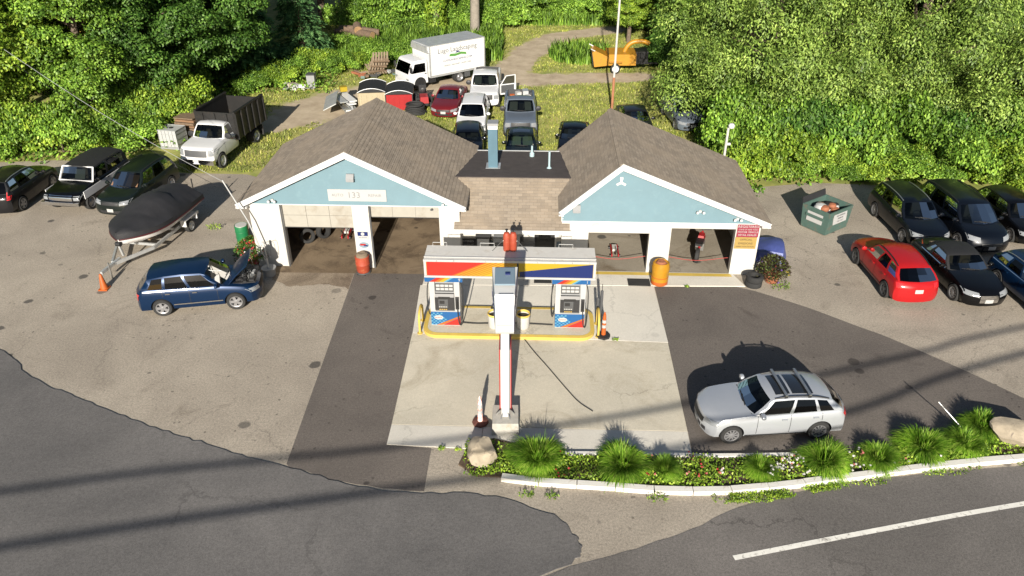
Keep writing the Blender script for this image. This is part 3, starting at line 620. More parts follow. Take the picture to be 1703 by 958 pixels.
def decal(bvh, face, u0, u1, v0, v1, nu=6, nv=3, off=.006, shape=None, L2=3.0):
    mb = MB(); P = {}
    for i in range(nu + 1):
        for j in range(nv + 1):
            u, v = lerp(u0, u1, i/nu), lerp(v0, v1, j/nv)
            if shape: u, v = shape(u, v, i/nu, j/nv)
            if face == 'f': o, d = Vector((6, u, v)), Vector((-1, 0, 0))
            elif face == 'b': o, d = Vector((-6, u, v)), Vector((1, 0, 0))
            elif face == 'l': o, d = Vector((u, 4, v)), Vector((0, -1, 0))
            elif face == 'r': o, d = Vector((u, -4, v)), Vector((0, 1, 0))
            else: o, d = Vector((u, v, 6)), Vector((0, 0, -1))
            h = bvh.ray_cast(o, d)
            if h[0] is not None:
                n = h[1]; n = n if n.dot(d) < 0 else -n
                P[i, j] = len(mb.v); mb.v.append(tuple(h[0] + n*off - d*off*.5))
    for i in range(nu):
        for j in range(nv):
            k = [(i, j), (i+1, j), (i+1, j+1), (i, j+1)]
            if all(q in P for q in k): mb.f.append(tuple(P[q] for q in k)); mb.m.append(0)
    # keep only the largest connected patch
    par = list(range(len(mb.v)))
    def fd(a):
        while par[a] != a: a = par[a]
        return a
    for f_ in mb.f:
        for q in f_[1:]: par[fd(q)] = fd(f_[0])
    if mb.f:
        cnt = {}
        for f_ in mb.f: cnt[fd(f_[0])] = cnt.get(fd(f_[0]), 0) + 1
        best = max(cnt, key=cnt.get); keep = [f_ for f_ in mb.f if fd(f_[0]) == best]; used = sorted({q for f_ in keep for q in f_}); mp = {q: i for i, q in enumerate(used)}
        mb.v = [mb.v[q] for q in used]; mb.f = [tuple(mp[q] for q in f_) for f_ in keep]; mb.m = [0]*len(mb.f)
    return mb
class Prof:
    def __init__(s, pts): s.x = [p[0] for p in pts]; s.z = [p[1] for p in pts]
    def __call__(s, x): return float(np.mean([np.interp(x + d_, s.x, s.z) for d_ in (-.09, -.045, 0, .045, .09)]))
def car(name, label, cat, loc, head, sp, group=None):
    """loc = centre of the car on the ground, head = compass of the nose in degrees from +x"""
    root = thing(name, label, cat, (loc[0], loc[1], .008), R(head), group)
    L, W, H = sp['L'], sp['W'], sp['H']; hw = W/2; top = Prof(sp['top']); zb = sp.get('zb', .24); r = sp['r']
    xa, xb, xc, xd = sp['cab']; tubs = [(xa + .16, xd - .14, sp.get('floor', .45))]
    if 'bed' in sp: tubs.append((*sp['bed'], sp.get('bedz', .75)))
    S = sorted(set([round(v, 3) for v in list(np.linspace(0, L, 25)) + [.06, .14, L - .06, L - .14] + [q for t in tubs for q in (t[0] - .03, t[0] + .03, t[1] - .03, t[1] + .03)]]))
    rf, rr, nose, tail = sp.get('rf', .34), sp.get('rr', .24), sp.get('nose', .10), sp.get('tail', .10)
    zbump = sp.get('zbump', .5)
    def posx(xf, y, z, zt, w):
        s = xf / L; a = min(1, abs(y)/w)
        hi = max(0, (z - zbump)) ; lo = max(0, zbump - .12 - z)
        of = rf*a**3 + nose*(hi/.4)**1.5 + .25*lo; orr = rr*a**3 + tail*(hi/.5)**1.5 + .25*lo
        return L/2 - (xf + of*(1 - s)**7 - orr*s**7)
    mb = MB(); rings = []
    for xf in S:
        s = xf/L; zt = top(xf); w = hw*(1 - sp.get('taper', .05)*(1 - s)**3 - .04*s**4); h = zt - zb
        tz = None
        for t0, t1, tf in tubs:
            if t0 < xf < t1: tz = tf
        cr = sp.get('crown', .035)
        half = [(0, zb), (.80*w, zb), (.945*w, zb + .04), (.985*w, zb + .17), (w, zb + .42*h), (.992*w, zb + .70*h), (.965*w, zb + .90*h), (.915*w, zt - .004),
                (.80*w, zt + .006 if tz is None else zt - .01), (.74*w, zt + .010 if tz is None else tz), (.38*w, zt + cr*.75 if tz is None else tz), (0, zt + cr if tz is None else tz)]
        ring = []
        for y, z in half: ring.append((posx(xf, y, z, zt, w), y, z))
        for y, z in half[-2:0:-1]: ring.append((posx(xf, y, z, zt, w), -y, z))
        rings.append(([len(mb.v) + k for k in range(22)], half, w, zt, tz is not None)); mb.v += ring
    for (a, _, _, _, ta), (b_, _, _, _, tb) in zip(rings[:-1], rings[1:]):
        for k in range(22):
            k2 = (k + 1) % 22; tub = (ta or tb) and 8 <= k <= 13
            mb.f.append((a[k], a[k2], b_[k2], b_[k])); mb.m.append(2 if tub else (3 if k in (0, 1, 20, 21) else 0))
    for e in (0, -1):
        ids, half, w, zt, _ = rings[e]; xf = S[e]
        cols = [7, 8, 9, 10, 11, 12, 13, 14, 15]; fr_ = [(half[c][0] if c <= 11 else -half[22 - c][0]) / half[7][0] for c in cols]
        rows = []
        for i in range(1, 8):
            row = []
            for ci, f_ in enumerate(fr_):
                if i == 7: row.append(ids[cols[ci]])
                elif ci == 0: row.append(ids[i])
                elif ci == 8: row.append(ids[22 - i])
                else:
                    y, z = half[i][0]*f_, half[i][1]; row.append(len(mb.v)); mb.v.append((posx(xf, y, z, zt, w), y, z))
            rows.append(row)
        for i in range(6):
            for c in range(8): mb.f.append((rows[i][c], rows[i][c+1], rows[i+1][c+1], rows[i+1][c])); mb.m.append(0)
        mb.f.append(tuple(rows[0]) + (ids[0],)); mb.m.append(3)
    pmat = sp['paint']
    me = mb.mesh('body', [pmat, 'black', sp.get('tubmat', 'interior_dark'), 'black_plastic'], 0)
    # wheel housings cut out of the shell
    fx, rx = L/2 - sp['fo'], L/2 - sp['fo'] - sp['wb']; cut = MB()
    for x in (fx, rx):
        for s_ in (-1, 1): cut.lathe([(r*1.13, s_*(hw - .25)), (r*1.13, s_*(hw + .3))], 24, 1, c=(x, 0, r*1.02), axis='y')
    co_ = obj('cutter', cut.mesh('cutter', ['black', 'black'], 0)); bo = obj('body', me)
    md = bo.modifiers.new('cut', 'BOOLEAN'); md.operation = 'DIFFERENCE'; md.object = co_; md.solver = 'EXACT'
    me2 = bpy.data.meshes.new_from_object(bo.evaluated_get(bpy.context.evaluated_depsgraph_get()))
    bpy.data.objects.remove(bo); bpy.data.objects.remove(co_)
    mb = MB(); mb.v = [tuple(v.co) for v in me2.vertices]; mb.f = [tuple(p.vertices) for p in me2.polygons]; mb.m = [min(3, p.material_index) for p in me2.polygons]
    # greenhouse
    aside, dside = sp.get('aside', .26), sp.get('dside', .16); wr = hw*sp.get('roofw', .70)
    wb_ = lambda x: hw*(1 - sp.get('taper', .05)*(1 - x/L)**3 - .04*(x/L)**4)*.90
    fr_ = sp['cols']; typ = sp['types']; vr = [0, .07, .5, .90, 1.0]
    gm = sp.get('glass', 'glass'); soft = sp.get('softtop'); roofm = 4 if soft else 0
    def colpt(f_, v, sgn):
        xbo, xto = lerp(xa + aside, xd - dside, f_), lerp(xb, xc, f_); x = lerp(xbo, xto, v)
        zr = H - .055 - .05*(2*f_ - 1)**2 - sp.get('rake', 0)*f_**2
        y = lerp(wb_(xbo), wr, v) + .035*4*v*(1 - v); z = lerp(top(xbo) - .012, zr, v)
        return (L/2 - x, sgn*y, z)
    wins = []
    for sgn in (1, -1):
        for ci in range(len(fr_) - 1):
            for vi in range(4):
                q = [colpt(fr_[ci], vr[vi], sgn), colpt(fr_[ci+1], vr[vi], sgn), colpt(fr_[ci+1], vr[vi+1], sgn), colpt(fr_[ci], vr[vi+1], sgn)]
                if typ[ci] == 'W' and vi in (1, 2): wins.append((sgn, ci, q))
                else: mb.add(q, [(0, 1, 2, 3)], roofm if soft else (3 if sp.get('dark_pillars') and typ[ci] == 'P' and 0 < vi < 3 and 0 < ci < len(typ) - 1 else 0))
    def screen(front):
        f_ = 0 if front else 1; ys = [-1, -.9, -.5, 0, .5, .9, 1]; vs_ = [0, .06, .5, .93, 1]
        bulb = aside if front else -dside; but = .07 if front else -.06
        G_ = [[None]*7 for _ in vs_]
        for i, v in enumerate(vs_):
            e = colpt(f_, v, 1)
            for j, y in enumerate(ys): G_[i][j] = (e[0] + lerp(bulb, but, v)*(1 - y*y), e[1]*y, e[2] + (.02*(1 - y*y) if v > .9 else 0) + v*.035*(1 - y*y))
        gl = MB()
        for i in range(4):
            for j in range(6):
                q = [G_[i][j], G_[i][j+1], G_[i+1][j+1], G_[i+1][j]]
                (gl if (i in (1, 2) and 0 < j < 5) else mb).add(q, [(0, 1, 2, 3)], 0 if (i in (1, 2) and 0 < j < 5) else roofm)
        return gl, G_[4]
    ws, trow = screen(True); bl, brow = screen(False)
    # roof skin between the rails and the two headers
    ys = [-1, -.9, -.5, 0, .5, .9, 1]; nR = 6; rows = []
    for i in range(nR + 1):
        t = i/nR; e = colpt(t, 1, 1); row = []
        for j, y in enumerate(ys):
            if i == 0: row.append(trow[j])
            elif i == nR: row.append(brow[j])
            else: row.append((e[0] + lerp(.07, -.06, t)*(1 - y*y), e[1]*y, e[2] + .055*(1 - y*y)))
        rows.append(row)
    for i in range(nR):
        for j in range(6): mb.add([rows[i][j], rows[i][j+1], rows[i+1][j+1], rows[i+1][j]], [(0, 1, 2, 3)], roofm)
    bme = mb.mesh('body', [pmat, 'black', sp.get('tubmat', 'interior_dark'), 'black_plastic', sp.get('softmat', 'black')], 0)
    bm = bmesh.new(); bm.from_mesh(bme); bmesh.ops.remove_doubles(bm, verts=bm.verts, dist=.002); bmesh.ops.recalc_face_normals(bm, faces=bm.faces); bm.to_mesh(bme)
    bvh = BVHTree.FromBMesh(bm); bm.free(); finish(bme, 32)
    body = obj('body', bme, root)
    if not sp.get('no_glass'):
        ws.build('windshield', sp.get('wsglass', gm), root)
        bl.build('rear_window', 'glass_dark' if sp.get('dark_rear') else gm, root)
        from itertools import groupby
        for k, g_ in groupby(wins, key=lambda q: (q[0], q[1])):
            w_ = MB()
            for _, _, q in g_: w_.add(q, [(0, 1, 2, 3)])
            w_.build('side_window', 'glass_dark' if (sp.get('dark_rear') and k[1] > 1) else gm, root)
    # interior
    im = sp.get('seat', 'interior_gray'); fl = sp.get('floor', .45); xs = lerp(xa + aside, xd, .30)
    if 'open' not in sp:
        for y in (-.36, .36):
            s_ = MB(); s_.box((L/2 - xs, y, fl + .18), (.5, .48, .16), taper=.92); s_.box((L/2 - xs - .27, y, fl + .48), (.13, .46, .58), ry=-.2, taper=.85); s_.box((L/2 - xs - .36, y, fl + .82), (.09, .24, .15)); s_.build('seat', im, root)
        if xd - xs > 1.4:
            s_ = MB(); s_.box((L/2 - xs - .95, 0, fl + .18), (.45, 1.2, .16)); s_.box((L/2 - xs - 1.2, 0, fl + .45), (.13, 1.2, .5), ry=-.2); s_.build('rear_bench', im, root)
        s_ = MB(); s_.box((L/2 - xa - aside - .08, 0, top(xa) - .1), (.42, W*.72, .16), taper=.9); s_.build('dashboard', 'interior_dark', root)
        MB().lathe([(.17, -.015), (.19, 0), (.17, .015), (.155, 0)], 16, c=(0, 0, 0), axis='x', close=True).build('steering_wheel', 'black', root, (L/2 - xa - aside - .42, .36, top(xa) - .03))
    if sp.get('shade'):
        e0, e1 = colpt(0, .12, 1), colpt(0, .8, 1)
        for y0, y1 in sp.get('shade_y', [(-.85, -.05), (.05, .85)]):
            q = [(e0[0] - .09 + aside*.75, e0[1]*y0, e0[2]), (e0[0] - .09 + aside*.75, e0[1]*y1, e0[2]), (e1[0] - .03, e1[1]*y1, e1[2]), (e1[0] - .03, e1[1]*y0, e1[2])]
            MB().add(q + [(a - .012, b_, c) for a, b_, c in q], [(0, 1, 2, 3), (7, 6, 5, 4), (0, 4, 5, 1), (1, 5, 6, 2), (2, 6, 7, 3), (3, 7, 4, 0)]).build('sunshade', sp['shade'], root, sharp=0)
    # wheels
    for x in (fx, rx):
        for s_ in (1, -1): wheel(root, x, s_*(hw - .115), r, sp.get('rim', 'five'), sp.get('rimmat', 'alloy'), s_ > 0)
    # lamps, grille, plates, seams
    def dc(name, mat, *a, **k):
        d_ = decal(bvh, *a, **k)
        return d_.build(name, mat, root, sharp=60) if d_.f else None
    hz0, hz1 = sp.get('head', (top(.1) - .20, top(.1) - .05)); gz0, gz1 = sp.get('grille', (hz0, hz1)); hy = sp.get('heady', (.50, .93))
    for s_ in (1, -1):
        if hy: dc('headlight', sp.get('headmat', 'lamp_clear'), 'f', s_*hy[0]*hw, s_*hy[1]*hw, hz0, hz1, 8, 3, .008, (lambda u, v, i, j: (u, v + .05*i)) if not sp.get('square') else None)
        tz0, tz1 = sp.get('tailz', (.72, .95)); ty = sp.get('taily', (.62, .90))
        dc('tail_light', 'lamp_red', 'b', s_*ty[0]*hw, s_*ty[1]*hw, tz0, tz1, 5, 3, .01)
        for xs_ in sp.get('seams', []): dc('door_seam', 'black', 'lr'[s_ < 0], L/2 - xs_ - .007, L/2 - xs_ + .007, zb + .14, top(xs_) - .02, 1, 8, .003)
        for xh in sp.get('handles', []): MB().box((L/2 - xh, s_*(hw - .004), top(xh) - .14), (.17, .05, .035)).build('door_handle', sp.get('handlemat', pmat), root)
        if sp.get('clad'): 
            dc('cladding', 'black_plastic', 'lr'[s_ < 0], fx - r*1.2, rx + r*1.2, zb + .02, zb + sp['clad'], 12, 2, .008)
        if sp.get('moulding'): dc('side_moulding', sp['moulding'], 'lr'[s_ < 0], fx - r*1.25, rx + r*1.25, zb + .22, zb + .265, 12, 1, .014)
        if sp.get('chrome_belt'): dc('belt_trim', 'chrome', 'lr'[s_ < 0], L/2 - xa - aside - .1, L/2 - xd + .25, top((xa + xd)/2) - .035, top((xa + xd)/2) - .012, 12, 1, .006)
        mx = L/2 - xa - aside - .16; mz = top(xa + aside + .2) + .09; big = sp.get('mirror', 1)
        mm = MB(); mm.lathe([(.02, -.09), (.10, -.06), (.115, 0), (.10, .06), (.03, .09)], 10, axis='x'); 
        mo = mm.build('mirror', sp.get('mirrormat', pmat), root, (mx, s_*(hw + .06), mz)); mo.scale = (.8, 1.05*big, .75*big*(1.25 if big > 1 else 1))
        MB().bar((mx, s_*(hw - .12), mz - .06), (mx, s_*(hw + .04), mz - .03), .05, .04).build('mirror_arm', 'black_plastic', root, sharp=0)
    dc('grille', sp.get('grillemat', 'black'), 'f', -hy[0]*hw*.9 if hy else -.6*hw, hy[0]*hw*.9 if hy else .6*hw, gz0, gz1, 8, 3, .008)
    if sp.get('lower_grille', True): dc('lower_grille', 'black_plastic', 'f', -.6*hw, .6*hw, zb + .08, zb + .22, 8, 2, .006)
    if sp.get('fplate', True): dc('licence_plate', sp.get('fplatemat', 'plate'), 'f', -.155, .155, sp.get('fpz', .40), sp.get('fpz', .40) + .15, 2, 2, .016)
    if sp.get('rplate', True): dc('licence_plate', 'plate', 'b', -.155, .155, sp.get('rpz', .72), sp.get('rpz', .72) + .15, 2, 2, .016)
    if sp.get('rails'):
        for s_ in (1, -1):
            p = [colpt(f_, 1, s_) for f_ in (.04, .25, .5, .75, .96)]; p = [(x, y*.96, z + (.03 if 0 < i < 4 else .0) + .015) for i, (x, y, z) in enumerate(p)]
            MB().tube(smooth_line(p, 4), .020, 6).build('roof_rail', sp['rails'], root)
    if sp.get('bars'):
        for t in sp['bars']:
            e = colpt(t, 1, 1); MB().bar((e[0], -e[1] - .02, e[2] + .115), (e[0], e[1] + .02, e[2] + .115), .075, .03).build('crossbar', 'steel', root, sharp=0)
            for s_ in (1, -1): MB().box((e[0], s_*e[1]*.97, e[2] + .055), (.09, .05, .11)).build('bar_foot', 'black_plastic', root, sharp=0)
    for (t0, t1) in sp.get('sunroof', []):
        x0, x1 = colpt(t0, 1, 1)[0], colpt(t1, 1, 1)[0]; dc('sunroof', 'glass_roof', 't', x1, x0, -wr*.72, wr*.72, 4, 6, .006)
    for s_ in (1, -1):
        wp = colpt(0, .10, 1); MB().bar((wp[0] + aside*.9, s_*.1 + .25, wp[2] + .02), (wp[0] + aside*.62, s_*.1 - .25, wp[2] + .06), .02, .015).build('wiper', 'black', root, sharp=0)
    return root, colpt, bvh
pm('glass_roof', (.012, .013, .015), .06, var=0, coat=1)
SUVC = [0, .05, .36, .40, .66, .71, .93, 1.0]; SUVT = 'PWPWPWP'
SEDC = [0, .06, .46, .51, .86, 1.0]; SEDT = 'PWPWP'
def suv(paint, L=4.6, W=1.86, H=1.66, wb=2.65, fo=.92, r=.36, hood=.98, belt=1.08, **k):
    d_ = dict(L=L, W=W, H=H, wb=wb, fo=fo, r=r, paint=paint, top=[(0, hood - .20), (.18, hood - .07), (.7, hood), (1.25, hood + .06), (1.6, belt - .02), (L*.6, belt), (L - .35, belt + .04), (L - .08, belt + .02), (L, belt - .25)],
              cab=(1.12, 1.98, L - .62, L - .16), cols=SUVC, types=SUVT, seams=[1.55, 2.55, 3.5], handles=[2.35, 3.3], dark_rear=True, tail=.06)
    d_.update(k); return d_
def sedan(paint, L=4.6, W=1.8, H=1.44, wb=2.7, fo=.9, r=.325, hood=.86, belt=.96, deck=1.0, **k):
    d_ = dict(L=L, W=W, H=H, wb=wb, fo=fo, r=r, paint=paint, top=[(0, hood - .22), (.18, hood - .08), (.7, hood), (1.3, hood + .06), (1.7, belt - .01), (L*.6, belt), (L - 1.0, deck), (L - .2, deck - .02), (L, deck - .2)],
              cab=(1.22, 2.05, L - 1.5, L - .85), cols=SEDC, types=SEDT, seams=[1.6, 2.6, 3.5], handles=[2.4, 3.3], zb=.2)
    d_.update(k); return d_
def pickup(paint, L=5.8, W=2.0, H=1.92, wb=3.6, fo=.98, r=.40, hood=1.16, belt=1.26, cab=2.0, **k):
    xd = 1.45 + cab
    d_ = dict(L=L, W=W, H=H, wb=wb, fo=fo, r=r, paint=paint, zb=.38, zbump=.62, top=[(0, hood - .16), (.12, hood - .05), (.7, hood), (1.4, hood + .04), (1.8, belt), (xd, belt), (xd + .2, belt + .03), (L - .08, belt + .03), (L, belt)],
              cab=(1.36, 2.0, xd - .35, xd), aside=.24, dside=.05, roofw=.76, cols=[0, .06, .50, .56, .93, 1.0], types='PWPWP', seams=[1.6, 2.65], handles=[2.5], bed=(xd + .12, L - .1), bedz=.8, tubmat='interior_dark',
              rf=.2, rr=.08, nose=.06, tail=.02, mirror=1.5, mirrormat='black_plastic', floor=.7, head=(hood - .40, hood - .15), heady=(.62, .95), square=True, grille=(hood - .42, hood - .12), tailz=(.85, 1.2), taily=(.82, .97), rim='steel', rplate=False, lower_grille=False)
    d_.update(k); return d_

# --- cars in front of and beside the shop
car('parked_suv', 'silver crossover with black roof bars and panoramic sunroof beside the planting bed', 'car', (7.86, 18.36), 184.5,
    suv('silver', L=4.45, W=1.80, H=1.52, wb=2.68, fo=.82, r=.335, hood=.93, belt=1.0, zb=.22, rim='ten', rake=.09, cols=[0, .06, .38, .42, .70, .74, .90, 1.0], sunroof=[(.08, .32), (.36, .72)], bars=(.22, .62), rails='black', cab=(1.22, 1.98, 3.78, 4.3), grille=(.52, .70), head=(.60, .76), clad=.10, fpz=.34, taily=(.55, .90), tailz=(.78, .94)))
rt, cp, bv = car('parked_suv', 'dark blue SUV with its hood propped open beside the flower planter', 'car', (-11.95, 25.48), 10.2,
    suv('navy', rake=.07, cols=[0, .06, .37, .41, .69, .73, .91, 1.0], L=4.59, W=1.87, H=1.65, wb=2.65, fo=.96, r=.355, rim='five', moulding='chrome', handlemat='chrome', headmat='lamp_clear', seat='interior_dark', chrome_belt=True, hood=.97, belt=1.08, fplate=False))
# engine bay and raised hood of the blue SUV
eb = MB(); eb.box((1.66, 0, .985), (.92, 1.28, .05)); eb.build('engine_bay', 'black', rt)
en = MB(); rnd = random.Random(5)
for k in range(26): en.box((1.66 + rnd.uniform(-.38, .38), rnd.uniform(-.55, .55), 1.03 + rnd.uniform(-.01, .05)), (rnd.uniform(.06, .26), rnd.uniform(.06, .3), rnd.uniform(.04, .12)), m=rnd.choice([0, 0, 1, 2]), rz=rnd.uniform(-.4, .4))
for k in range(5): en.tube([(1.3 + .15*k, -.5, 1.05), (1.45 + .1*k, 0, 1.12), (1.4 + .14*k, .5, 1.06)], .022, 6, rnd.choice([0, 2]))
en.build('engine', ['black_plastic', 'steel', 'mid_gray'], rt)
hd = MB(); n_ = 8; hv = []
for i in range(n_ + 1):
    t = i/n_
    for j in range(n_ + 1): y = lerp(-.70, .70, j/n_); hv.append((t*1.15 - .14*t*(y/.7)**2, y*1.08*(1 - .06*t), .035*(1 - (y/.7)**2) + .03*math.sin(t*math.pi)))
nv = len(hv); hv += [(x, y, z - .03) for x, y, z in hv]
hf = [(i*(n_+1) + j, i*(n_+1) + j + 1, (i+1)*(n_+1) + j + 1, (i+1)*(n_+1) + j) for i in range(n_) for j in range(n_)]
hd.add(hv, hf, 0); hd.f += [tuple(q + nv for q in f_[::-1]) for f_ in hf]; hd.m += [1]*len(hf)
rim_ = [j for j in range(n_ + 1)] + [i*(n_+1) + n_ for i in range(1, n_ + 1)] + [n_*(n_+1) + j for j in range(n_ - 1, -1, -1)] + [i*(n_+1) for i in range(n_ - 1, 0, -1)]
for a, b_ in zip(rim_, rim_[1:] + rim_[:1]): hd.f.append((a, b_, b_ + nv, a + nv)); hd.m.append(0)
ho = hd.build('hood', ['navy', 'dark_gray'], rt, (1.16, 0, 1.05)); ho.rotation_euler = (0, R(-43), 0)
MB().bar((1.95, .55, 1.0), (1.86, .55, 1.68), .015, .015).build('hood_prop', 'steel', rt, sharp=0)
car('parked_hatchback', 'bright red crossover hatchback with black wheel trim, tail towards the driveway', 'car', (15.32, 27.12), 92,
    suv('car_red', rake=.08, L=4.46, W=1.80, H=1.58, wb=2.66, fo=.9, r=.345, hood=.93, belt=1.03, zb=.26, clad=.16, rails='black', rim='five', rimmat='dark_gray', glass='glass_dark', tailz=(.82, 1.0), rpz=.66, cab=(1.15, 2.0, 3.72, 4.34), handlemat='car_red'))
car('parked_wagon', 'black station wagon with silver roof rails and pale headlights', 'car', (17.95, 31.65), -88,
    suv('blue_black', L=4.78, W=1.82, H=1.66, wb=2.74, fo=1.0, r=.345, rails='steel', hood=.97, belt=1.04, grillemat='chrome', grille=(.66, .76), head=(.64, .82), rim='ten', fplate=True))
car('parked_minivan', 'blue-black minivan between the black wagon and small hatchback', 'car', (20.2, 31.45), -86,
    suv('blue_black', L=5.08, W=1.98, H=1.76, wb=3.03, fo=1.0, r=.345, hood=1.02, belt=1.08, rails='black', cab=(.92, 1.95, 4.5, 4.95), nose=.22, head=(.66, .84), grille=(.50, .62), fpz=.36, rim='five', aside=.34))
car('parked_hatchback', 'small black hatchback with tan seats on the far side of the minivan', 'car', (22.75, 31.7), -87,
    suv('near_black', L=4.3, W=1.8, H=1.52, wb=2.6, fo=.88, r=.33, hood=.9, belt=1.0, cab=(1.1, 1.9, 3.7, 4.2), seat='interior_tan'))
car('parked_convertible', 'black convertible coupe with fabric top and big chrome grille', 'car', (17.9, 27.0), -87,
    sedan('near_black', L=4.62, W=1.86, H=1.38, wb=2.75, fo=.88, r=.34, softtop=True, softmat='cover_black', cols=[0, .08, .62, .72, .84, 1.0], types='PWPWP', cab=(1.42, 2.2, 3.2, 3.85), grillemat='chrome', grille=(.36, .66), heady=(.42, .92), head=(.58, .72), rim='ten', seat='interior_tan', chrome_belt=True, lower_grille=False, fpz=.36, hood=.84, belt=.92, deck=.95))
car('parked_wagon', 'navy wagon with silver window trim parked beside the black convertible', 'car', (20.35, 25.35), -86,
    suv('navy', L=4.7, W=1.85, H=1.48, wb=2.8, fo=.9, r=.34, hood=.88, belt=.98, cab=(1.3, 2.1, 4.0, 4.55), chrome_belt=True, rim='ten', rails='steel'))
# --- row on the left of the lot
car('parked_suv', 'black compact SUV showing its tail light beside the old two-tone truck', 'car', (-24.15, 34.95), 88,
    suv('charcoal', L=4.53, W=1.82, H=1.68, wb=2.62, fo=.93, r=.35, tailz=(.85, 1.35), taily=(.80, .97), rails='steel', rim='five'))
rt, cp, bv = car('old_truck', 'old black and white two-door utility truck with chrome bumper and yellow plate', 'car', (-20.85, 35.35), -98,
    suv('near_black', L=4.55, W=1.96, H=1.82, wb=2.66, fo=.82, r=.38, hood=1.08, belt=1.16, zb=.42, zbump=.7, rf=.10, rr=.06, nose=.02, tail=.02, cab=(1.36, 1.82, 4.2, 4.5), aside=.06, roofw=.80, cols=[0, .05, .36, .42, .90, 1.0], types='PWPWP', seams=[1.5, 2.5], handles=[2.4], softtop=True, softmat='cover_black',
        head=(.74, .94), heady=(.66, .94), square=True, grillemat='chrome', grille=(.72, .96), rim='steel', fpz=.50, fplatemat='plate_yellow', lower_grille=False, moulding=None, seat='interior_tan', shade='sunshade', shade_y=[(-.15, .45)], wsglass='glass', dark_rear=False))
for y in (.99, -.99): MB().box((-.1, y*.985, .86), (3.9, .03, .36)).build('side_panel', 'car_white', rt, sharp=0)
MB().box((2.32, 0, .60), (.12, 1.9, .16)).build('front_bumper', 'chrome', rt)
for a, b_ in (((0, 0, 1), (0, 1, 1)), ((0, 0, -1), (0, 1, -1)), ((0, 1, 1), (0, 1, -1)), ((0, .04, 1), (0, .04, -1))):
    p, q = Vector(cp(*a)) + Vector((.03, 0, .01)), Vector(cp(*b_)) + Vector((.03, 0, .01)); MB().bar(p, q, .07, .05).build('windshield_frame', 'car_white', rt, sharp=0)
car('parked_suv', 'dark green older SUV with cardboard sunshade, nose behind the covered boat', 'car', (-18.25, 34.9), -100,
    suv('green_black', L=4.75, W=1.85, H=1.72, wb=2.83, fo=.85, r=.36, hood=1.0, belt=1.1, shade='cardboard', seat='interior_tan', rails='black', rim='steel', rf=.22, head=(.70, .86)))
# --- cars on the grass behind the shop
car('parked_sedan', 'dark red sedan on the grass beside the white pickup truck', 'car', (-4.0, 48.8), -97, sedan('dark_red', L=4.5, shade='sunshade', shade_y=[(.05, .7)], hood=.84, rim='steel'))
car('parked_suv', 'white SUV with black windshield parked behind the left gable', 'car', (-2.35, 45.2), -92, suv('car_white', L=4.6, W=1.85, H=1.7, rails='black', glass='glass_dark', wsglass='glass_dark', grillemat='black'))
rt, cp, bv = car('pickup_truck', 'white pickup truck with its driver door swung open', 'truck', (-1.75, 51.2), -91, pickup('car_white', shade='sunshade', shade_y=[(-.8, -.25), (.3, .8)]))
dq = MB(); dq.box((-.55, 0, .92), (1.1, .07, .68)); dq.bar((-.02, 0, 1.2), (-.42, 0, 1.78), .06, .05); dq.bar((-.40, 0, 1.78), (-1.04, 0, 1.80), .06, .05); dq.bar((-1.04, 0, 1.22), (-1.04, 0, 1.82), .06, .05)
do = dq.build('open_door', 'car_white', rt, (1.25, 1.0, 0), R(-68), sharp=0)
MB().add([(-.1, 0, 1.25), (-1.0, 0, 1.25), (-1.0, 0, 1.77), (-.42, 0, 1.77)], [(0, 1, 2, 3)]).build('door_window', 'glass', do)
MB().box((-.5, .05, .95), (.9, .03, .5)).build('door_lining', 'dark_gray', do, sharp=0)
rt, cp, bv = car('pickup_truck', 'blue-grey pickup truck with tools piled in its bed', 'truck', (.5, 45.9), -90, pickup('pickup_gray', L=5.8, cab=1.55, shade='sunshade', shade_y=[(-.75, -.2), (.3, .75)]))
for k in range(11):
    rnd = random.Random(k); MB().box((-1.0 - rnd.uniform(0, 1.6), rnd.uniform(-.7, .7), 1.0 + rnd.uniform(0, .35)), (rnd.uniform(.2, .6), rnd.uniform(.15, .4), rnd.uniform(.2, .5)), rz=rnd.uniform(0, 3)).build('bed_tool', rnd.choice(['steel', 'white_paint', 'dark_gray', 'galv', 'safety_orange']), rt, sharp=0)
car('parked_sedan', 'dark green sedan with pale sunshades tucked behind the flat roof', 'car', (.52, 40.6), -90, sedan('green_black', L=4.7, W=1.82, H=1.45, shade='sunshade', shade_y=[(-.8, -.05), (.1, .8)], glass='glass_green', sunroof=[(.15, .5)]))
car('parked_hatchback', 'dark hatchback squeezed between the left roof and the white SUV', 'car', (-2.45, 41.1), -88, suv('blue_black', L=4.1, W=1.75, H=1.42, wb=2.5, fo=.85, r=.32, hood=.88, belt=.95, cab=(1.1, 1.8, 3.5, 4.0)))
car('parked_sedan', 'black sedan peeking out from behind the right gable roof', 'car', (3.5, 41.6), -95, sedan('near_black', L=4.6))
car('parked_sedan', 'grey sedan parked in deep shade under the big tree', 'car', (7.3, 44.6), -88, sedan('charcoal', L=4.7))
car('parked_sedan', 'light blue-grey sedan under the branches behind the right gable', 'car', (10.5, 46.4), -84, sedan('pickup_gray', L=4.6))
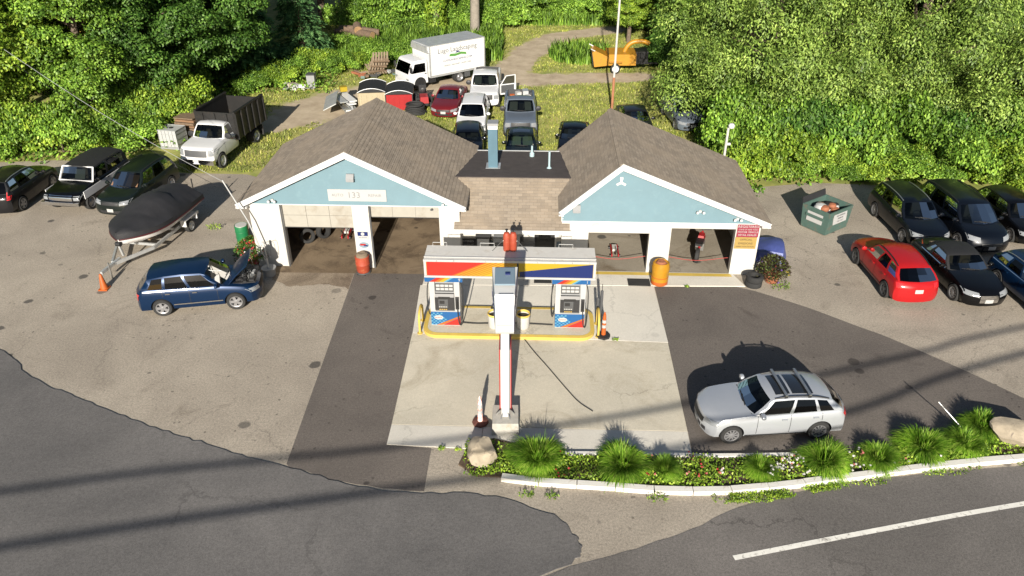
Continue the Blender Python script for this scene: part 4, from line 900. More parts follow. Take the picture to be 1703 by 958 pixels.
# ------------------------------------------------------------------ fuel island
def W2(x, y, o=(0, 23.85)): return (o[0] + x*math.cos(YAW) - y*math.sin(YAW), o[1] + x*math.sin(YAW) + y*math.cos(YAW), 0)
isl = thing('pump_island', 'raised concrete pump island with rounded yellow kerb', 'island', W2(0, 0), YAW)
def rrect(x0, x1, y0, y1, r, n=6): return arc(x1 - r, y1 - r, r, 0, 90, n) + arc(x0 + r, y1 - r, r, 90, 180, n) + arc(x0 + r, y0 + r, r, 180, 270, n) + arc(x1 - r, y0 + r, r, 270, 360, n)
oi, ii = rrect(-3.22, 3.02, -1.05, .95, .55), rrect(-3.08, 2.88, -.91, .81, .42)
MB().prism(ii, .0, .155).build('slab', 'concrete', isl, sharp=0)
kb = MB(); n = len(oi); kb.add([(x, y, .0) for x, y in oi] + [(x, y, .15) for x, y in oi] + [(x*.997, y*.99, .165) for x, y in ii] + [(x, y, .03) for x, y in ii], [(k + a*n, (k + 1) % n + a*n, (k + 1) % n + (a + 1)*n, k + (a + 1)*n) for a in range(3) for k in range(n)])
kb.build('kerb', 'yellow_paint', isl, sharp=30)
def pump(x, label, num):
    p = thing('fuel_pump', label, 'fuel pump', W2(x, -.1), YAW); p.location.z = .155
    w = .55
    MB().box((0, 0, .31), (1.06, .62, .62)).build('base_cabinet', 'sign_white', p, sharp=0)
    MB().box((0, .05, 1.25), (.80, .5, 1.26)).build('cabinet', 'mid_gray', p, sharp=0)
    for s in (-1, 1): MB().box((s*.445, .0, 1.31), (.19, .60, 1.38)).build('column', 'sign_white', p, sharp=0)
    # front skirt: blue graphic with chequers and a red corner
    sk = MB().box((0, -.318, .31), (1.06, .012, .56)).build('front_panel', 'sign_sky', p, sharp=0)
    ck = MB()
    for i in range(8):
        for j in range(8):
            if (i + j) % 2 == 0 and i*.07 < .62 - j*.035: ck.box((-.495 + i*.07, -.327, .065 + j*.066), (.066, .006, .062))
    ck.build('chequer_print', 'sign_cyan', sk, sharp=0)['kind'] = 'stuff'
    MB().yprism([(-.1, .03), (.53, .03), (.53, .36)], -.334, -.326).build('red_stripe', 'sign_red', sk, sharp=0)
    MB().yprism([(-.34, .03), (-.12, .03), (.53, .375), (.53, .43)], -.3335, -.3265).build('white_stripe', 'sign_orange', sk, sharp=0)
    lg = MB().lathe([(.15, -.334), (.15, -.34)], 18, axis='y').build('logo_oval', 'sign_white', sk); lg.location = (-.25, 0, .36); lg.scale = (1.1, 1, .6)
    text('logo_text', 'SUNOCO', .06, 'sign_red', sk, (-.25, -.345, .36))
    # bezel and displays
    bz = MB().xprism([(-.21, .66), (-.34, .68), (-.34, 1.22), (-.28, 1.33), (-.21, 1.33)], -.36, .33).build('bezel', 'black_plastic', p, sharp=0)
    MB().box((-.02, -.345, 1.2), (.42, .02, .08)).build('card_slot', 'black', bz, sharp=0)
    MB().box((-.06, -.346, .96), (.34, .014, .36)).build('control_panel', 'dark_gray', bz, sharp=0)
    MB().box((-.10, -.356, 1.02), (.18, .01, .13)).build('screen', 'black', bz, sharp=0)
    for k in range(4): MB().box((-.18 + k*.075, -.357, .72), (.055, .014, .05)).build('grade_button', 'sign_gold', bz, sharp=0)
    for k in range(5): MB().box((-.19 + k*.06, -.356, .83), (.04, .012, .025)).build('key', 'white_paint', bz, sharp=0)
    pp = MB().box((-.01, -.212, 1.56), (.66, .02, .34)).build('price_panel', 'dark_gray', p, sharp=0)
    for i in range(4):
        for j in range(2): MB().box((-.24 + i*.155, -.226, 1.64 - j*.14), (.13, .008, .09)).build('price_card', 'sign_white', pp, sharp=0)
    MB().box((-.01, -.21, 1.80), (.66, .02, .12)).build('header_panel', 'mid_gray', p, sharp=0)
    # topper with rainbow print
    tp = MB().box((0, -.05, 2.01), (1.34, .74, .20)).build('topper', 'sign_sky', p, sharp=0)
    for x0, x1, m_ in ((-.5, -.32, 'sign_red'), (-.32, -.18, 'sign_orange'), (-.18, .0, 'sign_yellow'), (.0, .1, 'sign_cyan')):
        MB().yprism([(x0, 1.915), (x1, 1.915), (x1 + .28, 2.105), (x0 + .28, 2.105)], -.429, -.421).build('stripe', m_, tp, sharp=0)
    text('pump_number', num, .17, 'sign_white', tp, (.56, -.424, 2.0))
    # nozzle, hoses
    nz = MB().box((.445, -.33, .98), (.13, .07, .5)).build('nozzle_holder', 'black_plastic', p, sharp=0)
    MB().tube([(.445, -.38, .82), (.445, -.42, 1.0), (.445, -.39, 1.16)], .03, 8).build('nozzle', 'black', nz)
    MB().tube(smooth_line([(.5, -.1, 1.9), (.62, -.15, 1.5), (.64, -.2, .8), (.6, -.3, .12), (.5, -.4, .16), (.45, -.40, .82)], 6), .02, 8).build('hose', 'rubber', p)
    MB().tube(smooth_line([(-.5, .0, 1.95), (-.64, -.05, 1.5), (-.68, .0, .7), (-.62, .1, .2), (-.52, .2, .5)], 6), .02, 8).build('hose', 'rubber', p)
    return p
pump(-2.40, 'fuel pump with rainbow topper under the red end of the canopy', '9')
pump(2.10, 'fuel pump with rainbow topper under the blue end of the canopy', '1')
# canopy sign on top of the pumps
cn = thing('canopy_sign', 'long white canopy box with red, yellow and blue stripes above the pumps', 'canopy', W2(0, 0), YAW)
Z0, Z1, YF, YB, XL, XR = 2.27, 2.98, -.52, .50, -3.05, 2.92
MB().box(((XL + XR)/2, (YF + YB)/2, (Z0 + Z1)/2), (XR - XL, YB - YF, Z1 - Z0)).build('canopy_box', 'canopy_gray', cn, sharp=0)
for z, h in ((Z0 + .03, .075), (Z1 - .04, .085)): MB().box(((XL + XR)/2, YF - .012, z), (XR - XL + .03, .05, h)).build('frame_rail', 'sign_white', cn, sharp=0)
for x in (XL + .035, XR - .035): MB().box((x, YF - .0125, (Z0 + Z1)/2), (.085, .048, Z1 - Z0 - .155)).build('frame_post', 'sign_white', cn, sharp=0)
MB().box(((XL + XR)/2, YF + .16, Z1 + .012), (XR - XL + .02, .05, .03)).build('top_rib', 'sign_white', cn, sharp=0)
za, zc = Z0 + .07, Z1 - .085
fp = MB().box(((XL + XR)/2, YF - .006, (za + zc)/2), (XR - XL - .1, .012, zc - za)).build('face_panel', 'sign_yellow', cn, sharp=0)
def stripe(pts, mt, k): MB().yprism(pts, YF - .0125 - .002*k, YF - .011).build('stripe', mt, fp, sharp=0)
stripe([(XL + .09, za), (-2.1, za), (-.9, zc), (XL + .09, zc)], 'sign_red', 1)
for k in range(7): x = -2.1 + k*.17; stripe([(x, za), (x + .12 - k*.012, za), (x + 1.32 + k*.02 - k*.012, zc), (x + 1.2 + k*.02, zc)], 'sign_orange', 1)
stripe([(.28, za), (XR - .09, za), (XR - .09, zc - .02), (.28, za + .2)], 'sign_blue', 1)
MB().box((.22, YF - .014, (za + zc)/2), (.06, .012, zc - za)).build('panel_joint', 'black', cn, sharp=0)
MB().box(((XL + XR)/2, YF - .012, zc + .012), (XR - XL - .1, .014, .03)).build('light_strip', 'sign_blue', cn, sharp=0)
for x in (-2.3, -.6, 1.2, 2.4):
    MB().tube([(x - .3, YF - .05, Z1 - .06), (x - .3, YF - .1, Z1 + .03), (x + .3, YF - .1, Z1 + .03), (x + .3, YF - .05, Z1 - .06)], .012, 6).build('lamp_bracket', 'sign_white', cn)
for x in (-2.6, -.9, 1.9): MB().tube([(x - .25, YB - .02, Z1), (x - .25, YB, Z1 + .12), (x + .25, YB, Z1 + .12), (x + .25, YB - .02, Z1)], .012, 6).build('lamp_bracket', 'sign_white', cn)
for x in (-2.845, -1.955, 1.655, 2.545): MB().box((x, .15, 2.2), (.10, .2, .14)).build('support', 'mid_gray', cn, sharp=0)
tk = thing('gas_cylinders', 'pair of tall red gas cylinders standing on the canopy top', 'cylinder', W2(-.08, .22), YAW); tk.location.z = Z1
for s in (-1, 1):
    c_ = MB().lathe([(.11, 0), (.125, .03), (.125, .62), (.09, .70), (.03, .73)], 16).build('cylinder', 'drum_red', tk, (s*.115, 0, 0))
    MB().lathe([(.03, .72), (.03, .8), (.05, .8), (.05, .83)], 10).build('valve', 'black', c_)
MB().tube([(-.25, -.0, .38), (.25, 0, .38)], .012, 6).build('strap', 'steel', tk)
for s in (-1, 1): MB().tube([(s*.24, .0, .4), (s*.62, -.1, .02)], .012, 6).build('brace', 'black', tk)
# bins, guards, delineators on the island
bn = thing('litter_bin', 'white yellow-rimmed bin on the island towards the red canopy end', 'bin', W2(-.62, -.42), YAW, 'bins on the pump island'); bn.location.z = .155
MB().lathe([(.23, 0), (.27, .06), (.29, .62), (.27, .62), (.25, .08)], 20).build('barrel', 'white_paint', bn); MB().lathe([(.295, .60), (.31, .64), (.29, .69), (.26, .66), (.26, .60)], 20, close=True).build('rim', 'yellow_paint', bn); MB().lathe([(.25, .55), (.02, .5)], 20).build('liner', 'black', bn)
bn.scale = (.85, .85, .88); b2 = copy_tree(bn); b2['label'] = 'white yellow-rimmed bin on the island towards the blue canopy end'; b2.location = W2(.42, -.42); b2.location.z = .155
def hoop(x, label):
    h = thing('guard_hoop', label, 'guard', W2(x, -.35), YAW); h.location.z = .02
    MB().tube([(0, -.42, 0), (0, -.42, .55)] + [(0, -.42*math.cos(R(a)), .55 + .32*math.sin(R(a))) for a in range(15, 180, 15)] + [(0, .42, .55), (0, .42, 0)], .042, 10).build('pipe', 'yellow_paint', h)
    for y in (-.42, .42): MB().lathe([(.10, 0), (.10, .03)], 12, c=(0, y, 0)).build('foot_plate', 'yellow_paint', h)
hoop(-3.32, 'bent yellow pipe guard at the red end of the pump island'); hoop(3.14, 'bent yellow pipe guard at the blue end of the pump island')
for x, y, h, lb in ((3.02, -.1, 1.05, 'short dark grey post behind the right yellow guard'), (3.16, .0, 1.3, 'taller dark grey post with thin rod behind the right yellow guard')):
    t_ = thing('dark_post', lb, 'post', W2(x + .12, y + .3), YAW); t_.location.z = .01
    MB().lathe([(.055, 0), (.055, h), (.04, h + .02)], 12).build('post', 'dark_gray', t_)
    if h > 1.2: MB().tube([(0, 0, h), (0, 0, h + .3)], .012, 6).build('rod', 'black', t_)
def delineator(loc, label, base, col, h):
    d_ = thing('delineator_post', label, 'traffic post', (*loc, .03))
    MB().lathe([(.26, 0), (.25, .07), (.12, .10)], 8).build('base', base, d_, sharp=0); MB().lathe([(.085, .09), (.075, h*.5), (.06, h*.9), (.045, h)], 14).build('post', col, d_)
    for z in (.42, .64): MB().lathe([(.082, h*z), (.078, h*(z + .12))], 14).build('band', 'sign_white', d_)
    MB().lathe([(.03, h), (.035, h + .05), (.02, h + .09)], 10).build('handle', col, d_)
delineator((3.30, 23.0), 'orange delineator post with white bands beside the pump island', 'black', 'safety_orange', .95)
pm('cone_faded', (.78, .60, .55), .6, var=.15, dirt=(.65, .12, .08), dscale=9, dlo=.5, dhi=.6)
delineator((-.98, 18.32), 'faded red and white delineator post next to the sign base', pm('base_maroon', (.10, .035, .025), .8), 'cone_faded', .95)
o = MB().tube(smooth_line([(.36, 23.0, .05), (.75, 22.1, .045), (1.2, 21.2, .04), (1.8, 19.95, .04), (2.15, 19.3, .04), (2.55, 18.85, .04)], 6), .016, 6).build('rubber_hose', 'rubber'); tag(o, 'thin black bell hose lying across the concrete pad', 'hose')
o = MB().tube(smooth_line([W2(-1.85, -.25)[:2] + (.19,), W2(-1.2, -.28)[:2] + (.18,), W2(0, -.2)[:2] + (.18,), W2(1.5, -.28)[:2] + (.18,)], 4), .022, 6).build('rubber_hose', 'rubber'); tag(o, 'black hose running between the two fuel pumps', 'hose')
# road sign on its pole
sg = thing('pole_sign', 'tall white pole sign with blue faces standing in a concrete block', 'sign', (-.20, 18.22, 0), 0)
bl = MB().box((0, 0, .20), (.84, .94, .50), taper=.93).build('concrete_block', 'block', sg, sharp=0)
MB().box((0, 0, 2.1), (.23, .23, 3.5)).build('pole', 'trim_white', sg, sharp=0)
for k in range(6): a = k*math.pi/3; MB().bar((.13*math.cos(a), .13*math.sin(a), .62), (.27*math.cos(a), .27*math.sin(a), .455), .02, .05).build('gusset', 'steel', bl, sharp=0)
lw = MB().box((.0, .52, 1.62), (.30, .76, 2.3)).build('price_cabinet', 'sign_white', sg, sharp=0)
for s in (-1, 1): MB().box((s*.165, .52, 1.62), (.03, .80, 2.34)).build('price_face', 'sign_red', lw, sharp=0)
for s, r_ in ((1, R(90)), (-1, R(-90))):
    for z, t_ in ((2.3, 'REGULAR'), (1.6, 'DIESEL')): text('price_text', t_, .16, 'sign_white', lw, (s*.182, .52, z), (R(90), 0, r_))
prof = [(-.50, 3.78), (-.60, 3.90), (-.60, 4.38), (-.50, 4.72), (-.36, 4.98), (1.0, 5.06), (1.0, 3.78)]
def wedge(pf_, w0, w1, off=0):        # cabinet that widens from its front edge to the back
    mb = MB(); k = len(pf_); wd = lambda y: lerp(w0, w1, (y + .6)/1.6)
    mb.add([(-wd(y) - off, y, z) for y, z in pf_] + [(wd(y) + off, y, z) for y, z in pf_], [tuple(range(k - 1, -1, -1)), tuple(range(k, 2*k))] + [(i, (i + 1) % k, k + (i + 1) % k, k + i) for i in range(k)])
    return mb
wedge(prof, .25, .36).build('sign_cabinet', 'trim_white', sg, sharp=0)
for s, m_ in ((-1, 'sign_pale_blue'), (1, 'sign_blue')):
    q = [(s*(lerp(.25, .36, (y + .6)/1.6) + .008), y, z) for y, z in [(-.5, 3.86), (-.54, 3.94), (-.54, 4.36), (-.45, 4.68), (-.33, 4.92), (.95, 5.0), (.95, 3.86)]]
    fc = MB().add(q + [(x - s*.01, y, z) for x, y, z in q], [tuple(range(7)), tuple(range(13, 6, -1))] + [(i, (i + 1) % 7, 7 + (i + 1) % 7, 7 + i) for i in range(7)]).build('sign_face', m_, sg, sharp=0)
    text('sign_text', 'SUNOCO', .30, 'sign_white' if s > 0 else 'sign_blue', fc, (s*.335, .22, 4.4), (R(90), 0, R((90 - 4)*s)))
MB().box((0, -.61, 4.14), (.44, .02, .012)).build('panel_joint', 'mid_gray', sg, sharp=0)
MB().box((.03, -.42, 4.92), (.40, .30, .20), rx=R(-28)).build('lamp_housing', 'trim_white', sg, sharp=0)
MB().box((0, .42, 5.09), (.56, .9, .05)).build('cap', 'sign_pale_blue', sg, sharp=0)
MB().box((.08, .5, 5.135), (.14, .1, .05)).build('cap_fitting', 'sign_blue', sg, sharp=0)
def nobed(d_): d_.pop('bed'); return d_
# ------------------------------------------------------------------ trucks
rt, cp, bv = car('dump_truck', 'white truck with tall black dump body parked by the trees', 'truck', (-16.1 - .179*1.4, 41.0 - .984*1.4), -100.3,
    nobed(pickup('truck_white', L=2.95, W=2.03, H=2.08, wb=9, fo=.92, r=.42, hood=1.32, belt=1.38, cab=1.45, zb=.5, top=[(0, 1.18), (.12, 1.28), (.7, 1.34), (1.3, 1.38), (1.7, 1.40), (2.95, 1.40)], cols=[0, .07, .82, 1.0], types='PWP', seams=[1.42, 2.72], handles=[2.5], grillemat='dark_gray', grille=(.86, 1.2), head=(.90, 1.22), heady=(.68, .97), seat='interior_tan', rimmat='galv', fpz=.62, mirror=1.7)))
for o in list(rt.children):
    if o.name.startswith('wheel') and abs(o.location.x) > 4: 
        for c in list(o.children): bpy.data.objects.remove(c)
        bpy.data.objects.remove(o)
MB().box((1.36, 0, .60), (.22, 1.98, .26)).build('bumper', 'chrome', rt)
O = -1.4   # truck centre is 1.4 m behind the cab centre
MB().box((O - .3, 0, .74), (5.6, .8, .2)).build('chassis', 'black', rt, sharp=0)
for s in (1, -1): wheel(rt, O - 1.95, s*.80, .42, 'hub', 'galv', s > 0, dual=True)
for s in (1, -1):
    MB().lathe([(.16, -.45), (.22, -.4), (.22, .4), (.16, .45)], 14, axis='x', c=(O + .3, s*.72, .68)).build('fuel_tank', 'black', rt)
    MB().box((O - 2.62, s*.9, .55), (.04, .5, .6)).build('mud_flap', 'rubber', rt, sharp=0)
db = MB().box((O - 1.42, 0, .99), (3.36, 2.24, .08)).build('dump_floor', 'dump_black', rt, sharp=0)
for s in (1, -1):
    sd = MB().box((O - 1.42, s*1.12, 1.72), (3.36, .06, 1.46)).build('dump_side', 'dump_black', rt, sharp=0)
    for k in range(6): MB().box((O + .2 - k*.65, s*1.185, 1.70), (.09, .08, 1.44)).build('side_stake', 'dump_black', sd, sharp=0)
    MB().box((O - 1.42, s*1.13, 2.47), (3.42, .14, .08)).build('top_rail', 'dump_black', sd, sharp=0)
MB().box((O + .25, 0, 1.72), (.06, 2.18, 1.46)).build('headboard', 'dump_black', rt, sharp=0)
MB().box((O - 3.09, 0, 1.66), (.06, 2.18, 1.3)).build('tailgate', 'dump_black', rt, sharp=0)
for y in (-.7, 0, .7): MB().box((O + .31, y, 1.7), (.06, .07, 1.4)).build('headboard_rib', 'dump_black', rt, sharp=0)
# box truck
bt = thing('box_truck', 'white box truck with landscaping lettering and bird logo on its side', 'truck', (-5.62, 54.6, 0), R(-143))
bx_ = MB().box((-1.45, 0, 1.80), (4.6, 2.2, 2.1)).build('cargo_box', 'box_white', bt, sharp=0)
MB().box((-1.45, 0, 2.875), (4.62, 2.22, .05)).build('box_roof', 'galv', bx_, sharp=0)
MB().xprism([(-1.1, 2.45), (1.1, 2.45), (1.0, 2.84), (-1.0, 2.84)], .855, 1.0).build('wind_fairing', 'galv', bx_, sharp=0)
for s in (1, -1):
    for x in (.82, -3.72): MB().box((x, s*1.105, 1.80), (.10, .05, 2.1)).build('corner_post', 'galv', bx_, sharp=0)
    MB().box((-1.45, s*1.105, .80), (4.5, .05, .14)).build('side_rail', 'galv', bx_, sharp=0)
bs = R(90)
text('lettering', 'Lugo Landscaping', .46, 'letter_gray', bx_, (-1.45, 1.106, 2.42), (bs, 0, R(180)))
text('lettering', 'LUGOLANDSCAPING.COM', .20, 'sign_blue', bx_, (-1.45, 1.106, 1.72), (bs, 0, R(180)))
text('lettering', 'DESIGN  MASONRY  LAWN CARE', .15, 'letter_gray', bx_, (-1.45, 1.106, 1.38), (bs, 0, R(180)))
lg = MB().yprism([(-.75, 1.92), (-.3, 2.0), (.2, 1.93), (.7, 1.98), (.6, 2.14), (.15, 2.10), (-.3, 2.16), (-.7, 2.08)], 1.104, 1.110).build('logo_hill', 'sign_grass', bx_, (-1.45, 0, 0), sharp=0)
MB().yprism([(-.25, 2.12), (.0, 2.18), (.25, 2.14), (.12, 2.24), (.22, 2.34), (.0, 2.25), (-.08, 2.3), (-.1, 2.2)], 1.104, 1.112).build('logo_bird', 'sign_blue', bx_, (-1.5, 0, 0), sharp=0)
cabp = [(.98, .45), (2.42, .45), (2.46, .62), (2.42, 1.15), (2.10, 1.92), (1.95, 2.02), (1.02, 2.04), (.98, 1.9)]
cb = MB(); NN = len(cabp)
ysl = [(-.98, .03), (-.95, 0), (-.5, -.03), (0, -.045), (.5, -.03), (.95, 0), (.98, .03)]
cb.add([(x - (k if x > 1.5 else 0), y*(1 - .05*max(0, z - 1.2)), z - (.03 if abs(y) > .96 and z > 1.9 else 0)) for y, k in ysl for x, z in cabp], [(i*NN + j, i*NN + (j + 1) % NN, (i + 1)*NN + (j + 1) % NN, (i + 1)*NN + j) for i in range(6) for j in range(NN)] + [tuple(range(NN)), tuple(6*NN + j for j in range(NN - 1, -1, -1))])
cab_ = cb.build('cab', 'truck_white', bt, sharp=35)
def cabq(q, name, mat): MB().add(q, [(0, 1, 2, 3)]).build(name, mat, cab_, sharp=0)
cabq([(2.455, -.84, 1.2), (2.455, .84, 1.2), (2.175, .80, 1.87), (2.175, -.80, 1.87)], 'windshield', 'glass_dark')
cabq([(2.44, .3, 1.22), (2.44, .78, 1.22), (2.2, .74, 1.8), (2.2, .3, 1.8)], 'dash_vest', 'sign_grass')
for s in (1, -1):
    cabq([(1.15, s*.992, 1.22), (2.2, s*.992, 1.22), (1.98, s*.975, 1.82), (1.15, s*.975, 1.82)], 'side_window', 'glass_dark')
    MB().box((2.35, s*1.08, 1.5), (.08, .16, .38)).build('mirror', 'black_plastic', cab_, sharp=0); MB().bar((2.2, s*.95, 1.75), (2.35, s*1.08, 1.68), .03, .03).build('mirror_arm', 'black', cab_, sharp=0)
    MB().box((2.44, s*.72, .78), (.06, .34, .16)).build('headlight', 'lamp_clear', cab_, sharp=0)
    MB().box((1.15, s*.99, 1.1), (.14, .03, .05)).build('door_handle', 'black', cab_, sharp=0)
    wheel(bt, 1.6, s*.86, .40, 'hub', 'alloy', s > 0); wheel(bt, -1.6, s*.80, .40, 'hub', 'alloy', s > 0, dual=True)
    MB().lathe([(.46, s*.72), (.46, s*.99)], 18, axis='y', c=(1.6, 0, .45)).build('wheel_arch', 'black', bt)
    MB().box((-2.3, s*.95, .55), (.45, .08, .5)).build('mud_flap', 'dark_gray', bt, sharp=0)
    MB().box((.55, s*.75, .55), (.5, .35, .4)).build('tank_box', 'black', bt, sharp=0)
MB().box((2.44, 0, .85), (.05, 1.0, .12)).build('grille', 'dark_gray', cab_, sharp=0)
MB().box((2.42, 0, .46), (.12, 1.9, .2)).build('bumper', 'truck_white', cab_, sharp=0)
MB().box((-.7, 0, .62), (6.0, .75, .18)).build('chassis', 'black', bt, sharp=0)
# wood chipper
wc = thing('wood_chipper', 'yellow towed wood chipper with curved discharge chute beneath the trees', 'chipper', (7.6, 57.9, 0), R(180))
MB().xprism([(-.8, .55), (.8, .55), (.8, 1.35), (-.8, 1.45)], -1.5, .6).build('body', 'chipper_yellow', wc, sharp=0)
MB().yprism([(.6, .55), (1.55, .45), (1.75, 1.5), (1.5, 1.62), (.6, 1.2)], -.85, .85).build('infeed_hopper', 'chipper_yellow', wc, sharp=0)
MB().box((1.68, 0, .95), (.05, 1.4, .9), ry=R(8)).build('hopper_mouth', 'black', wc, sharp=0)
for s in (-1, 1): MB().bar((1.0, s*.75, 1.3), (1.85, s*.75, 1.75), .06, .06).build('feed_bar', 'galv', wc, sharp=0)
MB().tube(smooth_line([(-.7, 0, 1.35), (-.9, 0, 1.75), (-1.3, 0, 2.05), (-2.0, 0, 2.1), (-2.5, 0, 1.95)], 5), [.17]*21, 12).build('chute', 'chipper_yellow', wc)
MB().box((-1.95, 0, 1.05), (.9, 1.2, .9)).build('engine_cover', 'black', wc, sharp=0)
MB().bar((-1.5, 0, .55), (-3.6, 0, .5), .12, .12).build('drawbar', 'black', wc, sharp=0)
for s in (-1, 1): wheel(wc, 0, s*.95, .36, 'hub', 'box_white', s > 0); MB().box((0, s*.95, .82), (.95, .3, .05)).build('fender', 'chipper_yellow', wc, sharp=0)
# ------------------------------------------------------------------ things around the lot
def cone(loc, label):
    c = thing('traffic_cone', label, 'cone', (*loc, .005)); MB().box((0, 0, .02), (.36, .36, .04)).build('base', 'safety_orange', c, sharp=0)
    MB().lathe([(.15, .04), (.05, .66), (.035, .68)], 16).build('cone', 'safety_orange', c)
cone((-16.25, 26.35), 'orange traffic cone in front of the boat trailer tongue')
# covered boat on a trailer, bow towards the camera side
bt = thing('boat_trailer', 'galvanised boat trailer with white fenders under the covered boat', 'trailer', (-15.85, 30.3, 0), R(-100))
for s in (-1, 1):
    MB().bar((-2.4, s*.85, .46), (1.2, s*.85, .46), .08, .13).build('side_beam', 'galv', bt, sharp=0); MB().bar((1.2, s*.85, .46), (2.7, s*.08, .46), .08, .13).build('front_beam', 'galv', bt, sharp=0)
    MB().box((-1.3, s*1.08, .74), (.95, .26, .05)).build('fender', 'box_white', bt, sharp=0)
    for x in (-1.76, -.84): MB().box((x, s*1.08, .60), (.05, .26, .28)).build('fender_end', 'box_white', bt, sharp=0)
    wheel(bt, -1.3, s*1.05, .31, 'hub', 'galv', s > 0)
    MB().bar((-2.2, s*.5, .66), (.9, s*.5, .66), .12, .06).build('bunk', 'wood', bt, sharp=0)
for x in (-2.3, -.6, .9): MB().bar((x, -.85, .44), (x, .85, .44), .08, .1).build('crossbeam', 'galv', bt, sharp=0)
MB().bar((2.3, 0, .46), (3.55, 0, .46), .1, .12).build('tongue', 'galv', bt, sharp=0)
MB().bar((2.05, 0, .46), (2.15, 0, 1.05), .08, .08).build('winch_post', 'galv', bt, sharp=0); MB().lathe([(.1, -.1), (.1, .1)], 12, axis='y', c=(2.15, 0, 1.05)).build('winch', 'black', bt)
MB().bar((3.2, .14, .0), (3.2, .14, .75), .05, .05).build('jack', 'steel', bt, sharp=0)
bo = thing('motorboat', 'motorboat under a wrinkled black cover with maroon stripe on white hull', 'boat', (-15.85, 30.3, .0), R(-100))
xs = np.linspace(-2.6, 2.15, 27); hull = MB(); cov = MB(); hr = []; cr_ = []
rnd = np.random.default_rng(4)
for i, x in enumerate(xs):
    t = (x + 2.6)/4.75; w = 1.22*(1 - max(0, (t - .42)/.58)**3.4)*(.94 + .06*min(1, t*3)) + .02; zk = .56 + .42*max(0, (t - .6)/.4)**2; zg = 1.28 + .14*t
    hr.append([(x, 0, zk), (x, .45*w, zk + .10), (x, .88*w, zk + .32), (x, w, zg)])
    pk = 1.66 + .42*math.exp(-((t - .42)/.2)**2) + .12*math.exp(-((t - .1)/.15)**2) - .12*max(0, t - .7)/.3
    j = lambda s_: rnd.normal(0, s_)
    cr_.append([(x, y*(w + .03), z) for y, z in ((-1.01, zg - .17), (-1.0, zg + .02), (-.75, lerp(zg, pk, .45) + j(.03)), (-.4, lerp(zg, pk, .85) + j(.03)), (0, pk + j(.01)), (.4, lerp(zg, pk, .85) + j(.03)), (.75, lerp(zg, pk, .45) + j(.03)), (1.0, zg + .02), (1.01, zg - .17))])
for i in range(26):
    for k in range(3):
        for s in (1, -1):
            q = [hr[i][k], hr[i+1][k], hr[i+1][k+1], hr[i][k+1]]; hull.add([(x, y*s, z) for x, y, z in q], [(0, 1, 2, 3)])
    for k in range(8): cov.add([cr_[i][k], cr_[i+1][k], cr_[i+1][k+1], cr_[i][k+1]], [(0, 1, 2, 3)])
hull.add([hr[0][0], hr[0][1], hr[0][2], hr[0][3]] + [(x, -y, z) for x, y, z in hr[0][:0:-1]], [tuple(range(7))]); cov.add(cr_[0], [tuple(range(9))]); cov.add(cr_[-1], [tuple(range(9))])
def weld(me, d=.004):
    bm = bmesh.new(); bm.from_mesh(me); bmesh.ops.remove_doubles(bm, verts=bm.verts, dist=d); bmesh.ops.recalc_face_normals(bm, faces=bm.faces); bm.to_mesh(me); bm.free(); finish(me, 50)
o = hull.build('hull', 'boat_hull', bo); weld(o.data); o = cov.build('cover', 'boat_cover', bo); weld(o.data)
for s in (-1, 1): MB().tube([(hr[i][3][0], s*(hr[i][3][1] + .035), hr[i][3][2] - .20) for i in range(27)], .03, 6).build('stripe', 'maroon', bo)
MB().box((-2.95, 0, 1.0), (.4, .45, .95), taper=.8).build('outboard_motor', 'black', bo)
MB().bar((-2.6, .75, 1.3), (-2.62, .75, 2.0), .04, .04).build('pole', 'black', bo, sharp=0)
# tote and stacked boards by the dump truck
ib = thing('ibc_tote', 'white caged liquid tote beside the dump truck', 'tote', (-19.3, 42.1, 0), R(-12))
MB().box((0, 0, .62), (1.1, .95, .95)).build('bottle', 'tote_white', ib, sharp=0); MB().box((0, 0, .07), (1.15, 1.0, .13)).build('pallet', 'mid_gray', ib, sharp=0); MB().lathe([(.11, 1.09), (.11, 1.14)], 14).build('cap', 'black', ib)
for z in (.3, .6, .9, 1.1):
    MB().tube([(-.57, -.5, z), (.57, -.5, z), (.57, .5, z), (-.57, .5, z), (-.57, -.5, z)], .015, 5).build('cage_bar', 'galv', ib)
for k in range(6):
    for y in (-.5, .5): MB().tube([(-.55 + k*.22, y, .13), (-.55 + k*.22, y, 1.11)], .012, 5).build('cage_upright', 'galv', ib)
ws_ = thing('board_stack', 'stack of brown boards behind the white tote', 'boards', (-18.6, 44.3, 0), R(-14))
for k in range(9): MB().box((random.uniform(-.04, .04), random.uniform(-.05, .05), .08 + k*.155), (1.25, 2.7, .11 if k < 8 else .06)).build('board_layer', 'cardboard' if k % 2 else 'wood', ws_, sharp=0)
for y in (-1.0, 0, 1.0): MB().box((0, y, .03), (1.2, .12, .05)).build('bearer', 'wood', ws_, sharp=0)
